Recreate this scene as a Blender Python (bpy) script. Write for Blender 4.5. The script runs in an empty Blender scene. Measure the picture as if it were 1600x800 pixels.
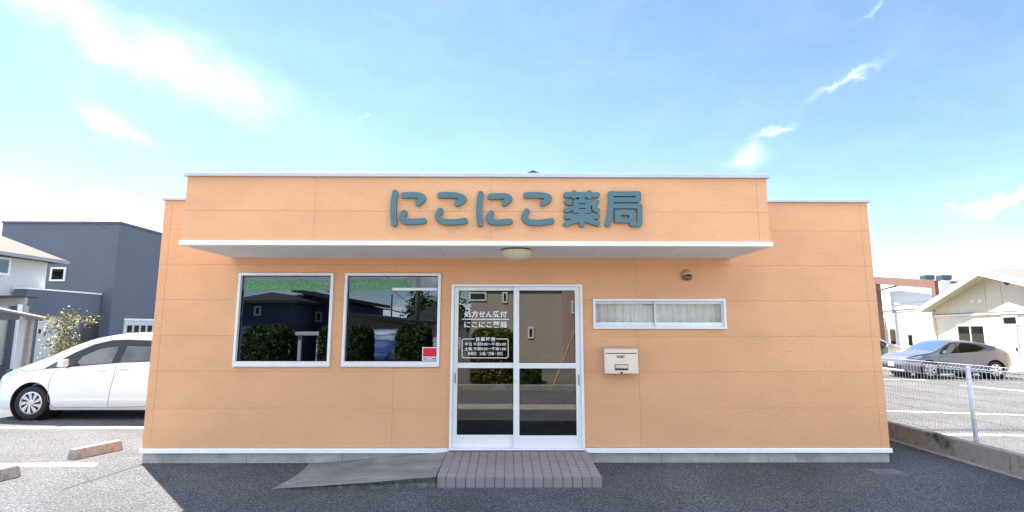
import bpy, bmesh, math, random
import numpy as np
from mathutils import Vector, Matrix
random.seed(7)
SC = bpy.context.scene
COL = SC.collection
R = math.radians

# ------------------------------------------------------------------ camera
CAM = np.array([0.0307, -6.5119, 1.6247]); YAW, PITCH, ROLL, F = R(0.5056), R(7.7873), R(0.0701), 808.025
fw = np.array([math.sin(YAW)*math.cos(PITCH), math.cos(YAW)*math.cos(PITCH), math.sin(PITCH)])
rt0 = np.array([math.cos(YAW), -math.sin(YAW), 0.0]); up0 = np.cross(rt0, fw)
rt = math.cos(ROLL)*rt0 + math.sin(ROLL)*up0
up = -math.sin(ROLL)*rt0 + math.cos(ROLL)*up0
cd = bpy.data.cameras.new('camera'); cam = bpy.data.objects.new('camera', cd); COL.objects.link(cam)
cam.matrix_world = Matrix(((rt[0], up[0], -fw[0], CAM[0]), (rt[1], up[1], -fw[1], CAM[1]), (rt[2], up[2], -fw[2], CAM[2]), (0, 0, 0, 1)))
cd.sensor_width = 36; cd.lens = F/1600*36; cd.clip_end = 3000; cd.clip_start = 0.05
SC.camera = cam

# ------------------------------------------------------------------ light
SUN_AZ, SUN_EL = R(-43), R(55)          # behind the shop, to its left
world = bpy.data.worlds.new('World'); SC.world = world; world.use_nodes = True
SKY_STRENGTH, SUN_STRENGTH, EXPOSURE = 0.05, 3.2, 2.70
sd = bpy.data.lights.new('sun', 'SUN'); sun = bpy.data.objects.new('sun', sd); COL.objects.link(sun)
sd.energy = SUN_STRENGTH; sd.angle = R(0.53); sd.color = (1.0, 0.92, 0.80)
sdir = Vector((math.sin(SUN_AZ)*math.cos(SUN_EL), math.cos(SUN_AZ)*math.cos(SUN_EL), math.sin(SUN_EL)))
sun.rotation_euler = sdir.to_track_quat('Z', 'Y').to_euler(); sun.location = (0, 0, 30)
vs = SC.view_settings
vs.view_transform = 'Standard'; vs.look = 'None'; vs.gamma = 1.0; vs.exposure = EXPOSURE; vs.use_curve_mapping = False
SC.cycles.use_denoising = True
SC.cycles.max_bounces = 8; SC.cycles.diffuse_bounces = 4; SC.cycles.transparent_max_bounces = 12
SC.cycles.sample_clamp_indirect = 8

def pix_dir(u, v):
    d = fw + rt*(u-800)/F - up*(v-400)/F
    return d/np.linalg.norm(d)

def build_world():
    nt = world.node_tree; N = nt.nodes; L = nt.links; N.clear()
    out = N.new('ShaderNodeOutputWorld'); bg = N.new('ShaderNodeBackground')
    sky = N.new('ShaderNodeTexSky'); sky.sky_type = 'NISHITA'; sky.sun_disc = False
    sky.sun_elevation = SUN_EL; sky.sun_rotation = SUN_AZ
    sky.air_density = 0.72; sky.dust_density = 0.0; sky.ozone_density = 1.0; sky.altitude = 30
    tc = N.new('ShaderNodeTexCoord')
    def math_(op, a, b=None, c=None):
        n = N.new('ShaderNodeMath'); n.operation = op
        for i, x in enumerate((a, b, c)):
            if x is None: continue
            if isinstance(x, (int, float)): n.inputs[i].default_value = x
            else: L.new(x, n.inputs[i])
        return n.outputs[0]
    def dot(vec):
        n = N.new('ShaderNodeVectorMath'); n.operation = 'DOT_PRODUCT'
        L.new(warp.outputs[0], n.inputs[0]); n.inputs[1].default_value = vec
        return n.outputs['Value']
    # slightly warped direction, so the clouds have frayed outlines
    nz = N.new('ShaderNodeTexNoise'); nz.inputs['Scale'].default_value = 9; nz.inputs['Detail'].default_value = 7
    nz.inputs['Roughness'].default_value = 0.62
    L.new(tc.outputs['Generated'], nz.inputs['Vector'])
    sub = N.new('ShaderNodeVectorMath'); sub.operation = 'SUBTRACT'; sub.inputs[1].default_value = (0.5, 0.5, 0.5)
    L.new(nz.outputs['Color'], sub.inputs[0])
    sc_ = N.new('ShaderNodeVectorMath'); sc_.operation = 'SCALE'; sc_.inputs['Scale'].default_value = 0.12
    L.new(sub.outputs[0], sc_.inputs[0])
    warp = N.new('ShaderNodeVectorMath'); warp.operation = 'ADD'
    L.new(tc.outputs['Generated'], warp.inputs[0]); L.new(sc_.outputs[0], warp.inputs[1])
    # fine fibres
    mp = N.new('ShaderNodeMapping'); mp.inputs['Scale'].default_value = (3.0, 3.0, 9.0); mp.inputs['Rotation'].default_value = (0.2, 0.5, 0.3)
    L.new(warp.outputs[0], mp.inputs[0])
    fib = N.new('ShaderNodeTexNoise'); fib.inputs['Scale'].default_value = 2.2; fib.inputs['Detail'].default_value = 9; fib.inputs['Roughness'].default_value = 0.62
    L.new(mp.outputs[0], fib.inputs['Vector'])
    # individual clouds: centre (pixel of the photograph turned into a world direction), half sizes, tilt, weight
    clouds = [((225, 75), .20, .044, -.22, .11), ((120, 35), .15, .032, -.3, .07), ((330, 110), .14, .030, -.15, .06), ((190, 205), .04, .013, -.35, .13),
              ((140, 150), .14, .03, -.5, .015), ((30, 320), .20, .026, -.13, .22), ((130, 352), .24, .026, -.05, .28),
              ((1160, 250), .026, .014, .25, .26), ((1208, 203), .024, .006, .35, .24), ((1315, 130), .034, .0045, .42, .19),
              ((1378, 0), .018, .003, .5, .08), ((1560, 312), .040, .006, -.05, .28), ((562, 184), .005, .002, .6, .25)]
    total = None
    for (uv, a, b, tilt, wgt) in clouds:
        d = pix_dir(*uv); h = np.array([d[1], -d[0], 0]); h /= np.linalg.norm(h); w = np.cross(h, d)
        e1 = (math.cos(tilt)*h + math.sin(tilt)*w); e2 = (-math.sin(tilt)*h + math.cos(tilt)*w)
        qa = math_('POWER', math_('ABSOLUTE', dot(tuple(e1/a))), 2.0)
        qb = math_('POWER', math_('ABSOLUTE', dot(tuple(e2/b))), 2.0)
        q = math_('ADD', qa, qb)
        front = math_('GREATER_THAN', dot(tuple(d)), 0.0)
        g = math_('MULTIPLY', math_('EXPONENT', math_('MULTIPLY', q, -1.0)), math_('MULTIPLY', front, wgt))
        total = g if total is None else math_('ADD', total, g)
    fr = N.new('ShaderNodeMapRange'); fr.inputs[1].default_value = .3; fr.inputs[2].default_value = .68; fr.inputs[3].default_value = .45; fr.inputs[4].default_value = 1.25
    L.new(fib.outputs[0], fr.inputs[0])
    m1 = math_('MULTIPLY', total, fr.outputs[0])
    # thin veil all over the sky
    vr = N.new('ShaderNodeMapRange'); vr.inputs[1].default_value = .42; vr.inputs[2].default_value = .8; vr.inputs[3].default_value = 0; vr.inputs[4].default_value = .02
    L.new(fib.outputs[0], vr.inputs[0])
    # bright cloud added over unseen sky for fill light; gap leaves the view clear
    sx_ = N.new('ShaderNodeSeparateXYZ'); L.new(tc.outputs['Generated'], sx_.inputs[0])
    zz = math_('ADD', math_('MAXIMUM', sx_.outputs[2], 0.0), 0.22)
    cx = N.new('ShaderNodeCombineXYZ'); L.new(math_('DIVIDE', sx_.outputs[0], zz), cx.inputs[0]); L.new(math_('DIVIDE', sx_.outputs[1], zz), cx.inputs[1]); cx.inputs[2].default_value = 3.7
    cf = N.new('ShaderNodeTexNoise'); cf.inputs['Scale'].default_value = 1.6; cf.inputs['Detail'].default_value = 8; cf.inputs['Roughness'].default_value = .58
    L.new(cx.outputs[0], cf.inputs['Vector'])
    cr = N.new('ShaderNodeMapRange'); cr.interpolation_type = 'SMOOTHSTEP'; cr.inputs[1].default_value = .46; cr.inputs[2].default_value = .66; L.new(cf.outputs[0], cr.inputs[0])
    gp_ = N.new('ShaderNodeMapRange'); gp_.interpolation_type = 'SMOOTHSTEP'; gp_.inputs[1].default_value = .66; gp_.inputs[2].default_value = .34; gp_.inputs[3].default_value = 0; gp_.inputs[4].default_value = 1
    L.new(dot(tuple(pix_dir(850, 150))), gp_.inputs[0])
    fill_cloud = math_('MULTIPLY', cr.outputs[0], gp_.outputs[0])
    mask = math_('MINIMUM', math_('ADD', math_('ADD', m1, vr.outputs[0]), fill_cloud), 0.95)
    mix = N.new('ShaderNodeMix'); mix.data_type = 'RGBA'
    L.new(mask, mix.inputs['Factor']); L.new(sky.outputs[0], mix.inputs[6]); mix.inputs[7].default_value = (13.0, 14.0, 15.5, 1)
    L.new(mix.outputs[2], bg.inputs[0]); bg.inputs[1].default_value = SKY_STRENGTH
    L.new(bg.outputs[0], out.inputs[0])
build_world()

# ------------------------------------------------------------------ helpers
def ray(u, v): return CAM, fw + rt*(u-800)/F - up*(v-400)/F
def at(u, v, y):
    C, r = ray(u, v); return C + r*((y-C[1])/r[1])
def gnd(u, v, z=0.0):
    C, r = ray(u, v); return C + r*((z-C[2])/r[2])
def on_plane(u, v, O, n):
    C, r = ray(u, v); O = np.array(O); n = np.array(n); return C + r*(((O-C) @ n)/(r @ n))

def tag(o, label=None, cat=None, group=None, kind=None):
    if label: o['label'] = label
    if cat: o['category'] = cat
    if group: o['group'] = group
    if kind: o['kind'] = kind
    return o
def empty(name, loc=(0, 0, 0), rz=0.0, label=None, cat=None, group=None):
    o = bpy.data.objects.new(name, None); COL.objects.link(o); o.location = loc; o.rotation_euler = (0, 0, rz); o.empty_display_size = .2
    return tag(o, label, cat, group)

class MB:
    """collects geometry for ONE mesh object"""
    def __init__(s): s.v = []; s.f = []
    def add(s, vs, fs):
        n = len(s.v); s.v += [tuple(map(float, p)) for p in vs]; s.f += [tuple(i+n for i in f) for f in fs]; return s
    def box(s, x0, x1, y0, y1, z0, z1):
        return s.add([(x0,y0,z0),(x1,y0,z0),(x1,y1,z0),(x0,y1,z0),(x0,y0,z1),(x1,y0,z1),(x1,y1,z1),(x0,y1,z1)],
                     [(0,3,2,1),(4,5,6,7),(0,1,5,4),(1,2,6,5),(2,3,7,6),(3,0,4,7)])
    def hexa(s, p):   # 8 points, bottom ring then top ring, counter-clockwise from above
        return s.add(p, [(0,3,2,1),(4,5,6,7),(0,1,5,4),(1,2,6,5),(2,3,7,6),(3,0,4,7)])
    def quad(s, a, b, c, d): return s.add([a,b,c,d], [(0,1,2,3)])
    def tube(s, pts, r, n=6, caps=True):
        pts = [Vector(p) for p in pts]; rs = r if isinstance(r, (list, tuple)) else [r]*len(pts)
        base = len(s.v); prev = None
        for i, p in enumerate(pts):
            t = (pts[min(i+1, len(pts)-1)] - pts[max(i-1, 0)]).normalized()
            a = t.cross(Vector((0,0,1)) if abs(t.z) < .9 else Vector((1,0,0))).normalized() if prev is None else (prev - t*prev.dot(t)).normalized()
            prev = a; b = t.cross(a)
            for k in range(n):
                w = 2*math.pi*k/n; s.v.append(tuple(p + (a*math.cos(w)+b*math.sin(w))*rs[i]))
        for i in range(len(pts)-1):
            for k in range(n):
                q = base+i*n; s.f.append((q+k, q+(k+1)%n, q+n+(k+1)%n, q+n+k))
        if caps:
            s.f.append(tuple(base+k for k in range(n))[::-1]); s.f.append(tuple(base+(len(pts)-1)*n+k for k in range(n)))
        return s
    def lathe(s, prof, n=24, axis='Z', c=(0,0,0), a0=0, a1=2*math.pi):
        base = len(s.v); full = abs(a1-a0-2*math.pi) < 1e-6; m = n if full else n+1
        for r, h in prof:
            for k in range(m):
                w = a0+(a1-a0)*k/n; x, y = r*math.cos(w), r*math.sin(w)
                p = (x,y,h) if axis == 'Z' else ((x,h,y) if axis == 'Y' else (h,x,y))
                s.v.append((p[0]+c[0], p[1]+c[1], p[2]+c[2]))
        for i in range(len(prof)-1):
            for k in range(n):
                a = base+i*m+k; b = base+i*m+(k+1)%m; s.f.append((a, b, b+m, a+m))
        return s
    def plate(s, x0, x1, z0, z1, y, depth, holes=()):
        """upright plate facing -y with rectangular openings and closed reveals"""
        xs = sorted({x0,x1}|{min(max(h[i],x0),x1) for h in holes for i in (0,1)}); zs = sorted({z0,z1}|{min(max(h[i],z0),z1) for h in holes for i in (2,3)})
        def solid(i, j):
            if i < 0 or j < 0 or i >= len(xs)-1 or j >= len(zs)-1: return False
            cx, cz = (xs[i]+xs[i+1])/2, (zs[j]+zs[j+1])/2
            return not any(h[0] < cx < h[1] and h[2] < cz < h[3] for h in holes)
        for i in range(len(xs)-1):
            for j in range(len(zs)-1):
                if not solid(i, j): continue
                a,b,c,d = xs[i],xs[i+1],zs[j],zs[j+1]; Y = y+depth
                s.quad((a,y,c),(b,y,c),(b,y,d),(a,y,d)); s.quad((a,Y,c),(a,Y,d),(b,Y,d),(b,Y,c))
                if not solid(i-1,j): s.quad((a,y,c),(a,y,d),(a,Y,d),(a,Y,c))
                if not solid(i+1,j): s.quad((b,y,c),(b,Y,c),(b,Y,d),(b,y,d))
                if not solid(i,j-1): s.quad((a,y,c),(a,Y,c),(b,Y,c),(b,y,c))
                if not solid(i,j+1): s.quad((a,y,d),(b,y,d),(b,Y,d),(a,Y,d))
        return s
    def build(s, name, mat, parent=None, smooth=False, bevel=0, seg=1, kind=None, weld=False):
        if not s.v: return None
        me = bpy.data.meshes.new(name); me.from_pydata(s.v, [], s.f)
        if bevel or weld:
            bm = bmesh.new(); bm.from_mesh(me); bmesh.ops.remove_doubles(bm, verts=bm.verts, dist=1e-5)
            bmesh.ops.recalc_face_normals(bm, faces=bm.faces)
            if bevel:
                es = [e for e in bm.edges if len(e.link_faces) == 2 and e.calc_face_angle(0) > .5]
                bmesh.ops.bevel(bm, geom=es, offset=bevel, segments=seg, affect='EDGES', profile=.5, clamp_overlap=True)
            bm.to_mesh(me); bm.free()
        me.update()
        if smooth: me.polygons.foreach_set('use_smooth', [True]*len(me.polygons))
        me.materials.append(mat); o = bpy.data.objects.new(name, me); COL.objects.link(o); o.parent = parent
        if kind: o['kind'] = kind
        return o

def smooth_by_angle(o, deg=35):
    me = o.data; bm = bmesh.new(); bm.from_mesh(me)
    for f in bm.faces: f.smooth = True
    for e in bm.edges:
        if len(e.link_faces) != 2 or e.calc_face_angle(0) > R(deg): e.smooth = False
    bm.to_mesh(me); bm.free()

def copy_tree(o, parent=None):
    c = o.copy(); COL.objects.link(c); c.parent = parent
    for ch in list(o.children): copy_tree(ch, c)
    return c

# ------------------------------------------------------------------ materials
MATS = {}
def mat(name, col, rough=.6, metal=0.0, var=.12, vscale=6.0, bump=0.0, bscale=60.0, stretch=(1,1,1), spec=.5, fine=0.0, fscale=200.0, coat=0.0, rnd=0.0, stain=None, stain_scale=1.2, stain_amt=0.0, bdist=.01):
    """procedural surface: base colour with soft large variation, fine speckle, stains, bump"""
    m = bpy.data.materials.new(name); m.use_nodes = True; nt = m.node_tree; N = nt.nodes; L = nt.links
    b = N['Principled BSDF']; b.inputs['Roughness'].default_value = rough; b.inputs['Metallic'].default_value = metal
    b.inputs['Specular IOR Level'].default_value = spec; b.inputs['Coat Weight'].default_value = coat; b.inputs['Coat Roughness'].default_value = .04
    tc = N.new('ShaderNodeTexCoord'); mp = N.new('ShaderNodeMapping'); mp.inputs['Scale'].default_value = stretch
    L.new(tc.outputs['Object'], mp.inputs[0])
    def noise(scale, detail=4, rgh=.6):
        n = N.new('ShaderNodeTexNoise'); n.inputs['Scale'].default_value = scale; n.inputs['Detail'].default_value = detail; n.inputs['Roughness'].default_value = rgh
        L.new(mp.outputs[0], n.inputs['Vector']); return n.outputs[0]
    def rng(x, a, c, lo, hi):
        r = N.new('ShaderNodeMapRange'); L.new(x, r.inputs[0])
        for i, v in enumerate((a, c, lo, hi)): r.inputs[i+1].default_value = v
        return r.outputs[0]
    def mul(a, c):
        n = N.new('ShaderNodeMath'); n.operation = 'MULTIPLY'; L.new(a, n.inputs[0]); L.new(c, n.inputs[1]); return n.outputs[0]
    fac = rng(noise(vscale), .3, .7, 1-var, 1+var)
    if fine: fac = mul(fac, rng(noise(fscale, 2, .7), .28, .72, 1-fine, 1+fine))
    if rnd:
        oi = N.new('ShaderNodeObjectInfo'); fac = mul(fac, rng(oi.outputs['Random'], 0, 1, 1-rnd, 1+rnd))
    vm = N.new('ShaderNodeVectorMath'); vm.operation = 'SCALE'; vm.inputs[0].default_value = col[:3]; L.new(fac, vm.inputs['Scale'])
    cur = vm.outputs[0]
    if stain:
        mx = N.new('ShaderNodeMix'); mx.data_type = 'RGBA'; L.new(rng(noise(stain_scale, 6, .65), .48, .68, 0, stain_amt), mx.inputs['Factor'])
        L.new(cur, mx.inputs[6]); mx.inputs[7].default_value = (*stain, 1); cur = mx.outputs[2]
    L.new(cur, b.inputs['Base Color'])
    if bump:
        bp = N.new('ShaderNodeBump'); bp.inputs['Strength'].default_value = bump; bp.inputs['Distance'].default_value = bdist
        L.new(noise(bscale, 3, .6), bp.inputs['Height']); L.new(bp.outputs[0], b.inputs['Normal'])
    MATS[name] = m; return m

def glass_mat(name, tint=(.5,.5,.5), ior=1.9, refl=(1,1,1), rough=0.0):
    m = bpy.data.materials.new(name); m.use_nodes = True; nt = m.node_tree; N = nt.nodes; L = nt.links; N.clear()
    o = N.new('ShaderNodeOutputMaterial'); t = N.new('ShaderNodeBsdfTransparent'); t.inputs[0].default_value = (*tint, 1)
    g = N.new('ShaderNodeBsdfGlossy'); g.inputs['Roughness'].default_value = rough; g.inputs['Color'].default_value = (*refl, 1)
    fr = N.new('ShaderNodeFresnel'); fr.inputs['IOR'].default_value = ior; mx = N.new('ShaderNodeMixShader')
    L.new(fr.outputs[0], mx.inputs[0]); L.new(t.outputs[0], mx.inputs[1]); L.new(g.outputs[0], mx.inputs[2]); L.new(mx.outputs[0], o.inputs[0])
    return m
def film_mat(name, col, alpha):
    m = bpy.data.materials.new(name); m.use_nodes = True; b = m.node_tree.nodes['Principled BSDF']
    b.inputs['Base Color'].default_value = (*col, 1); b.inputs['Alpha'].default_value = alpha; b.inputs['Roughness'].default_value = .6
    return m
def leaf_mat(name, col, var=.45):
    m = mat(name, col, .65, var=var, vscale=3.0, spec=.25, fine=.35, fscale=23); return m

M_SIDING = mat('orange_siding', (.81,.435,.228), .75, var=.05, vscale=1.3, bump=.8, bscale=34, stretch=(1,1,2.2), fine=.06, fscale=42, rnd=.015, spec=.25, bdist=.006, stain=(.66,.33,.165), stain_amt=.2, stain_scale=.9)
M_SEAL = mat('orange_sealant', (.55,.285,.14), .8, var=.1)
M_WHITEAL = mat('white_aluminium', (.87,.88,.86), .35, var=.03, fine=.02)
M_CAP = mat('silver_flashing', (.52,.56,.62), .38, .35, var=.08, vscale=2.5, stretch=(1,1,1))
M_SOFFIT = mat('soffit_board', (.76,.77,.78), .8, var=.05, vscale=2, rnd=.03, fine=.03)
M_FOUND = mat('concrete_foundation', (.38,.37,.34), .9, var=.2, vscale=3, bump=.3, bscale=40, fine=.15, fscale=90, stain=(.55,.55,.51), stain_amt=.6, stain_scale=4)
M_RAMP = mat('ramp_concrete', (.17,.175,.175), .85, var=.22, vscale=2.2, bump=.25, bscale=45, fine=.12, fscale=120, stretch=(1,2.4,1), stain=(.29,.295,.295), stain_amt=.7, stain_scale=1.8)
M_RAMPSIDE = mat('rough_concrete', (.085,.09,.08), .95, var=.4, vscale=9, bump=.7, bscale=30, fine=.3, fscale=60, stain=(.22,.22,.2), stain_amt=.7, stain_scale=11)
M_TILE = mat('step_tile', (.255,.22,.23), .7, var=.06, vscale=4, fine=.05, fscale=180, rnd=.05, bump=.1, bscale=150)
M_GROUT = mat('tile_grout', (.11,.10,.10), .9)
M_INT = mat('interior_wall', (.30,.29,.27), .9)
M_INTF = mat('interior_floor', (.10,.085,.07), .5)
M_BLACK = mat('black_rubber', (.012,.012,.013), .8)
M_WIN = glass_mat('tinted_window_glass', (.16,.17,.19), 2.0, (.82,.91,1.0))
M_DOORGLASS = glass_mat('door_glass', (.26,.26,.26), 1.95)
M_SMALLGLASS = glass_mat('clear_glass', (.94,.95,.95), 1.5)
M_BAND = film_mat('grey_window_film', (.50,.52,.54), .22)
M_GREEN = film_mat('faded_green_lettering', (.10,.55,.09), .55)
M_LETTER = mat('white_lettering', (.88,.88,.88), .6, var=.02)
M_SIGN = mat('teal_sign_face', (.075,.165,.19), .42, var=.05, vscale=2)
M_CURTAIN = mat('white_curtain', (.86,.86,.84), .9, var=.05, vscale=8)
M_LAMPGL = mat('cream_lamp_glass', (.66,.60,.42), .25, var=.04)
M_DARKMET = mat('dark_metal', (.05,.05,.055), .5)
M_STEEL = mat('brushed_steel', (.70,.66,.62), .32, .75, var=.05, fine=.05, stretch=(1,1,20), fscale=20)
M_BRASS = mat('cream_name_plate', (.72,.66,.40), .4)
M_VENT = mat('beige_vent_hood', (.58,.36,.22), .5)

# asphalt: dark binder with pale stones of several sizes, patchy wear
def asphalt(name, lo, hi, patch=.3, scale=95.0):
    m = bpy.data.materials.new(name); m.use_nodes = True; nt = m.node_tree; N = nt.nodes; L = nt.links
    b = N['Principled BSDF']; b.inputs['Roughness'].default_value = .88; b.inputs['Specular IOR Level'].default_value = .3
    tc = N.new('ShaderNodeTexCoord')
    v = N.new('ShaderNodeTexVoronoi'); v.inputs['Scale'].default_value = scale; v.inputs['Randomness'].default_value = 1
    n1 = N.new('ShaderNodeTexNoise'); n1.inputs['Scale'].default_value = scale*.55; n1.inputs['Detail'].default_value = 5; n1.inputs['Roughness'].default_value = .75
    n2 = N.new('ShaderNodeTexNoise'); n2.inputs['Scale'].default_value = .7; n2.inputs['Detail'].default_value = 6; n2.inputs['Roughness'].default_value = .6
    for n in (v, n1, n2): L.new(tc.outputs['Object'], n.inputs['Vector'])
    sep = N.new('ShaderNodeSeparateColor'); L.new(v.outputs['Color'], sep.inputs[0])
    mul = N.new('ShaderNodeMath'); mul.operation = 'MULTIPLY'; L.new(sep.outputs[0], mul.inputs[0])
    r1 = N.new('ShaderNodeMapRange'); r1.inputs[1].default_value = .36; r1.inputs[2].default_value = .66; L.new(n1.outputs[0], r1.inputs[0]); L.new(r1.outputs[0], mul.inputs[1])
    ramp = N.new('ShaderNodeMapRange'); ramp.inputs[1].default_value = .0; ramp.inputs[2].default_value = .75; L.new(mul.outputs[0], ramp.inputs[0])
    mx = N.new('ShaderNodeMix'); mx.data_type = 'RGBA'; L.new(ramp.outputs[0], mx.inputs['Factor']); mx.inputs[6].default_value = (*lo, 1); mx.inputs[7].default_value = (*hi, 1)
    r2 = N.new('ShaderNodeMapRange'); r2.inputs[1].default_value = .3; r2.inputs[2].default_value = .7; r2.inputs[3].default_value = 1-patch; r2.inputs[4].default_value = 1+patch; L.new(n2.outputs[0], r2.inputs[0])
    sc_ = N.new('ShaderNodeVectorMath'); sc_.operation = 'SCALE'; L.new(mx.outputs[2], sc_.inputs[0]); L.new(r2.outputs[0], sc_.inputs['Scale'])
    L.new(sc_.outputs[0], b.inputs['Base Color'])
    bp = N.new('ShaderNodeBump'); bp.inputs['Strength'].default_value = .6; bp.inputs['Distance'].default_value = .006; L.new(mul.outputs[0], bp.inputs['Height']); L.new(bp.outputs[0], b.inputs['Normal'])
    return m
M_ASPH = asphalt('asphalt_lot', (.026,.030,.040), (.185,.190,.200), .30, 84.0)
M_ASPH2 = asphalt('asphalt_car_park', (.04,.04,.042), (.22,.215,.21), .25, 80.0)
M_LANE = asphalt('asphalt_lane', (.07,.07,.07), (.22,.215,.21), .2)
M_EARTH = mat('bare_earth', (.12,.11,.09), .95, var=.3, vscale=.4)
M_PAINT = mat('road_paint', (.74,.74,.72), .8, var=.08, vscale=5, fine=.12, fscale=70, stain=(.25,.25,.24), stain_amt=.55, stain_scale=7)
M_CURB = mat('curb_concrete', (.34,.32,.30), .9, var=.2, vscale=6, bump=.4, bscale=50, fine=.18, fscale=80, stain=(.14,.11,.10), stain_amt=.55, stain_scale=9)
M_WALLC = mat('weathered_concrete', (.30,.29,.265), .9, var=.2, vscale=3, bump=.4, bscale=50, fine=.12, fscale=90, stain=(.03,.03,.03), stain_amt=1.0, stain_scale=3.2)
M_FENCE = mat('white_fence_paint', (.74,.77,.80), .45, var=.03)

# ------------------------------------------------------------------ the ground
WALL_X = 5.62
def lot_z(y): return -.06 - .36*min(max((y-1.0)/12.0, 0), 1)
def sheet(name, xs, ys, zf, m, thick=0):
    mb = MB(); nx = len(xs)
    mb.v = [(x, y, zf(y)) for y in ys for x in xs]
    mb.f = [(j*nx+i, j*nx+i+1, (j+1)*nx+i+1, (j+1)*nx+i) for j in range(len(ys)-1) for i in range(nx-1)]
    return tag(mb.build(name, m), kind='structure')
sheet('ground', [-1500, 1500], [-1500, 1500], lambda y: -.75, M_EARTH)
sheet('asphalt_lot', [-60, -20, WALL_X+.06], [-3.95, 0, 60], lambda y: 0.0, M_ASPH)
sheet('car_park', [WALL_X+.06, 20, 70], [-3.95, 1, 4, 7, 10, 13, 60], lot_z, M_ASPH2)
sheet('lane', [-80, 80], [-7.35, -4.6], lambda y: -.03, M_LANE)
tag(MB().box(-80, 80, -4.6, -3.95, -.3, .012).build('gutter', M_CURB), kind='structure')
tag(MB().box(-80, 80, -7.55, -7.35, -.3, .10).build('far_kerb', M_CURB), kind='structure')
sheet('far_verge', [-80, 80], [-60, -7.55], lambda y: .02, M_EARTH)
def painted(name, pts, z=.004):
    tag(MB().quad(*[(p[0], p[1], (z if len(p) < 3 else p[2])) for p in pts]).build(name, M_PAINT), kind='structure')
painted('painted_line', [(-14, 2.05), (-4.45, 2.15), (-4.45, 2.32), (-14, 2.19)])
painted('painted_line', [(-14, -.36), (-4.78, -.15), (-4.86, 0.0), (-14, -.13)])
a, b = gnd(95, 766), gnd(222, 726); n = np.array([b[1]-a[1], -(b[0]-a[0]), 0]); n = n/np.linalg.norm(n)*.007
tag(MB().quad(*[(q[0], q[1], .003) for q in (a-n, b-n, b+n, a+n)]).build('asphalt_seam', M_BLACK), kind='structure')
def lot_line(u0, v0, u1, v1, w):
    def hit(u, v):
        z = -.2
        for _ in range(12): p = gnd(u, v, z); z = lot_z(p[1])
        return p
    a, b = hit(u0, v0), hit(u1, v1); d = (b-a)[:2]; d /= np.linalg.norm(d); n = np.array([-d[1], d[0]])*w/2
    painted('painted_line', [(a[0]-n[0], a[1]-n[1], lot_z(a[1]-n[1])+.005), (b[0]-n[0], b[1]-n[1], lot_z(b[1]-n[1])+.005), (b[0]+n[0], b[1]+n[1], lot_z(b[1]+n[1])+.005), (a[0]+n[0], a[1]+n[1], lot_z(a[1]+n[1])+.005)])
lot_line(1376, 642, 1640, 650, .16); lot_line(1450, 679, 1640, 681, .16); lot_line(1500, 602, 1660, 617, .14); lot_line(1380, 593, 1640, 594, .14)
tag(MB().box(6.9, 8.9, 2.42, 2.62, -.4, lot_z(2.5)+.006).build('drain_grate', M_DARKMET), 'dark metal drain grating set in the sunlit car park', 'drain grate')
# service cover in the asphalt by the corner of the shop
c0 = gnd(1383, 737)
tag(MB().box(c0[0]-.17, c0[0]+.17, c0[1]-.11, c0[1]+.11, -.05, .006).build('service_cover', mat('worn_steel_cover', (.11,.125,.14), .5, .3, var=.2), bevel=.003), 'small grey metal service cover set in asphalt by the shop corner', 'cover')

# ------------------------------------------------------------------ the shop
XL, XR, DEPTH = -4.36, 4.692, 8.0
ZT0, ZT1, ZCAP = .117, .163, 3.258
W1 = (-3.337, -2.151, 1.135, 2.290); W2 = (-2.008, -.806, 1.135, 2.290); DR = (-.670, .972, .150, 2.154); SW = (1.101, 2.7685, 1.599, 1.976)
HOLES = [W1, W2, DR, SW]
shop = empty('pharmacy_building', ((XL+XR)/2, 0, 0), 0, 'single storey orange sided pharmacy with flat roof and sign canopy', 'building')
SO = np.array(shop.location)
class SB(MB):                                  # geometry given in world coordinates, stored relative to a root
    def __init__(s, root=None, o=None): super().__init__(); s.o = np.array(root.location) if root else np.array(o)
    def build(s, *a, **k): s.v = [tuple(np.array(p)-s.o) for p in s.v]; return super().build(*a, **k)
S = lambda: SB(shop)
wall = S()
wall.plate(XL+.0035, XR-.0035, .12, 3.2, .0035, .1385, HOLES)
wall.box(XL+.0035, XL+.14, .142, DEPTH, .12, 3.2).box(XR-.14, XR-.0035, .142, DEPTH, .12, 3.2).box(XL+.14, XR-.14, DEPTH-.13, DEPTH, .12, 3.2)
wall_o = wall.build('wall', M_SEAL, shop)
def pieces(p):
    key = {}; par = {}
    def find(a):
        while par[a] != a: a = par[a]
        return a
    ks = [tuple(round(c, 5) for c in v) for v in p.v]
    for k in ks: par.setdefault(k, k)
    for f in p.f:
        r0 = find(ks[f[0]])
        for i in f[1:]: par[find(ks[i])] = r0
    out = {}
    for f in p.f:
        q = out.setdefault(find(ks[f[0]]), SB(o=p.o)); q.add([p.v[i] for i in f], [tuple(range(len(f)))])
    return list(out.values())
JZ = [ZT1+.012, .64, 1.08, 1.51, 1.955, 2.40, 2.85, 3.222]
JX = [XL, XL+.10, -1.37, 1.66, XR-.10, XR]
g = .0016
for i in range(len(JX)-1):
    for j in range(len(JZ)-1):
        hs = [(h[0]-.004, h[1]+.004, h[2]-.004, h[3]+.004) for h in HOLES]
        p = S().plate(JX[i]+(g if i else 0), JX[i+1]-(g if i < len(JX)-2 else 0), JZ[j]+g, JZ[j+1]-g, 0, .0030, hs)
        for q in pieces(p): q.build('siding_panel', M_SIDING, wall_o, weld=True)
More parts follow.
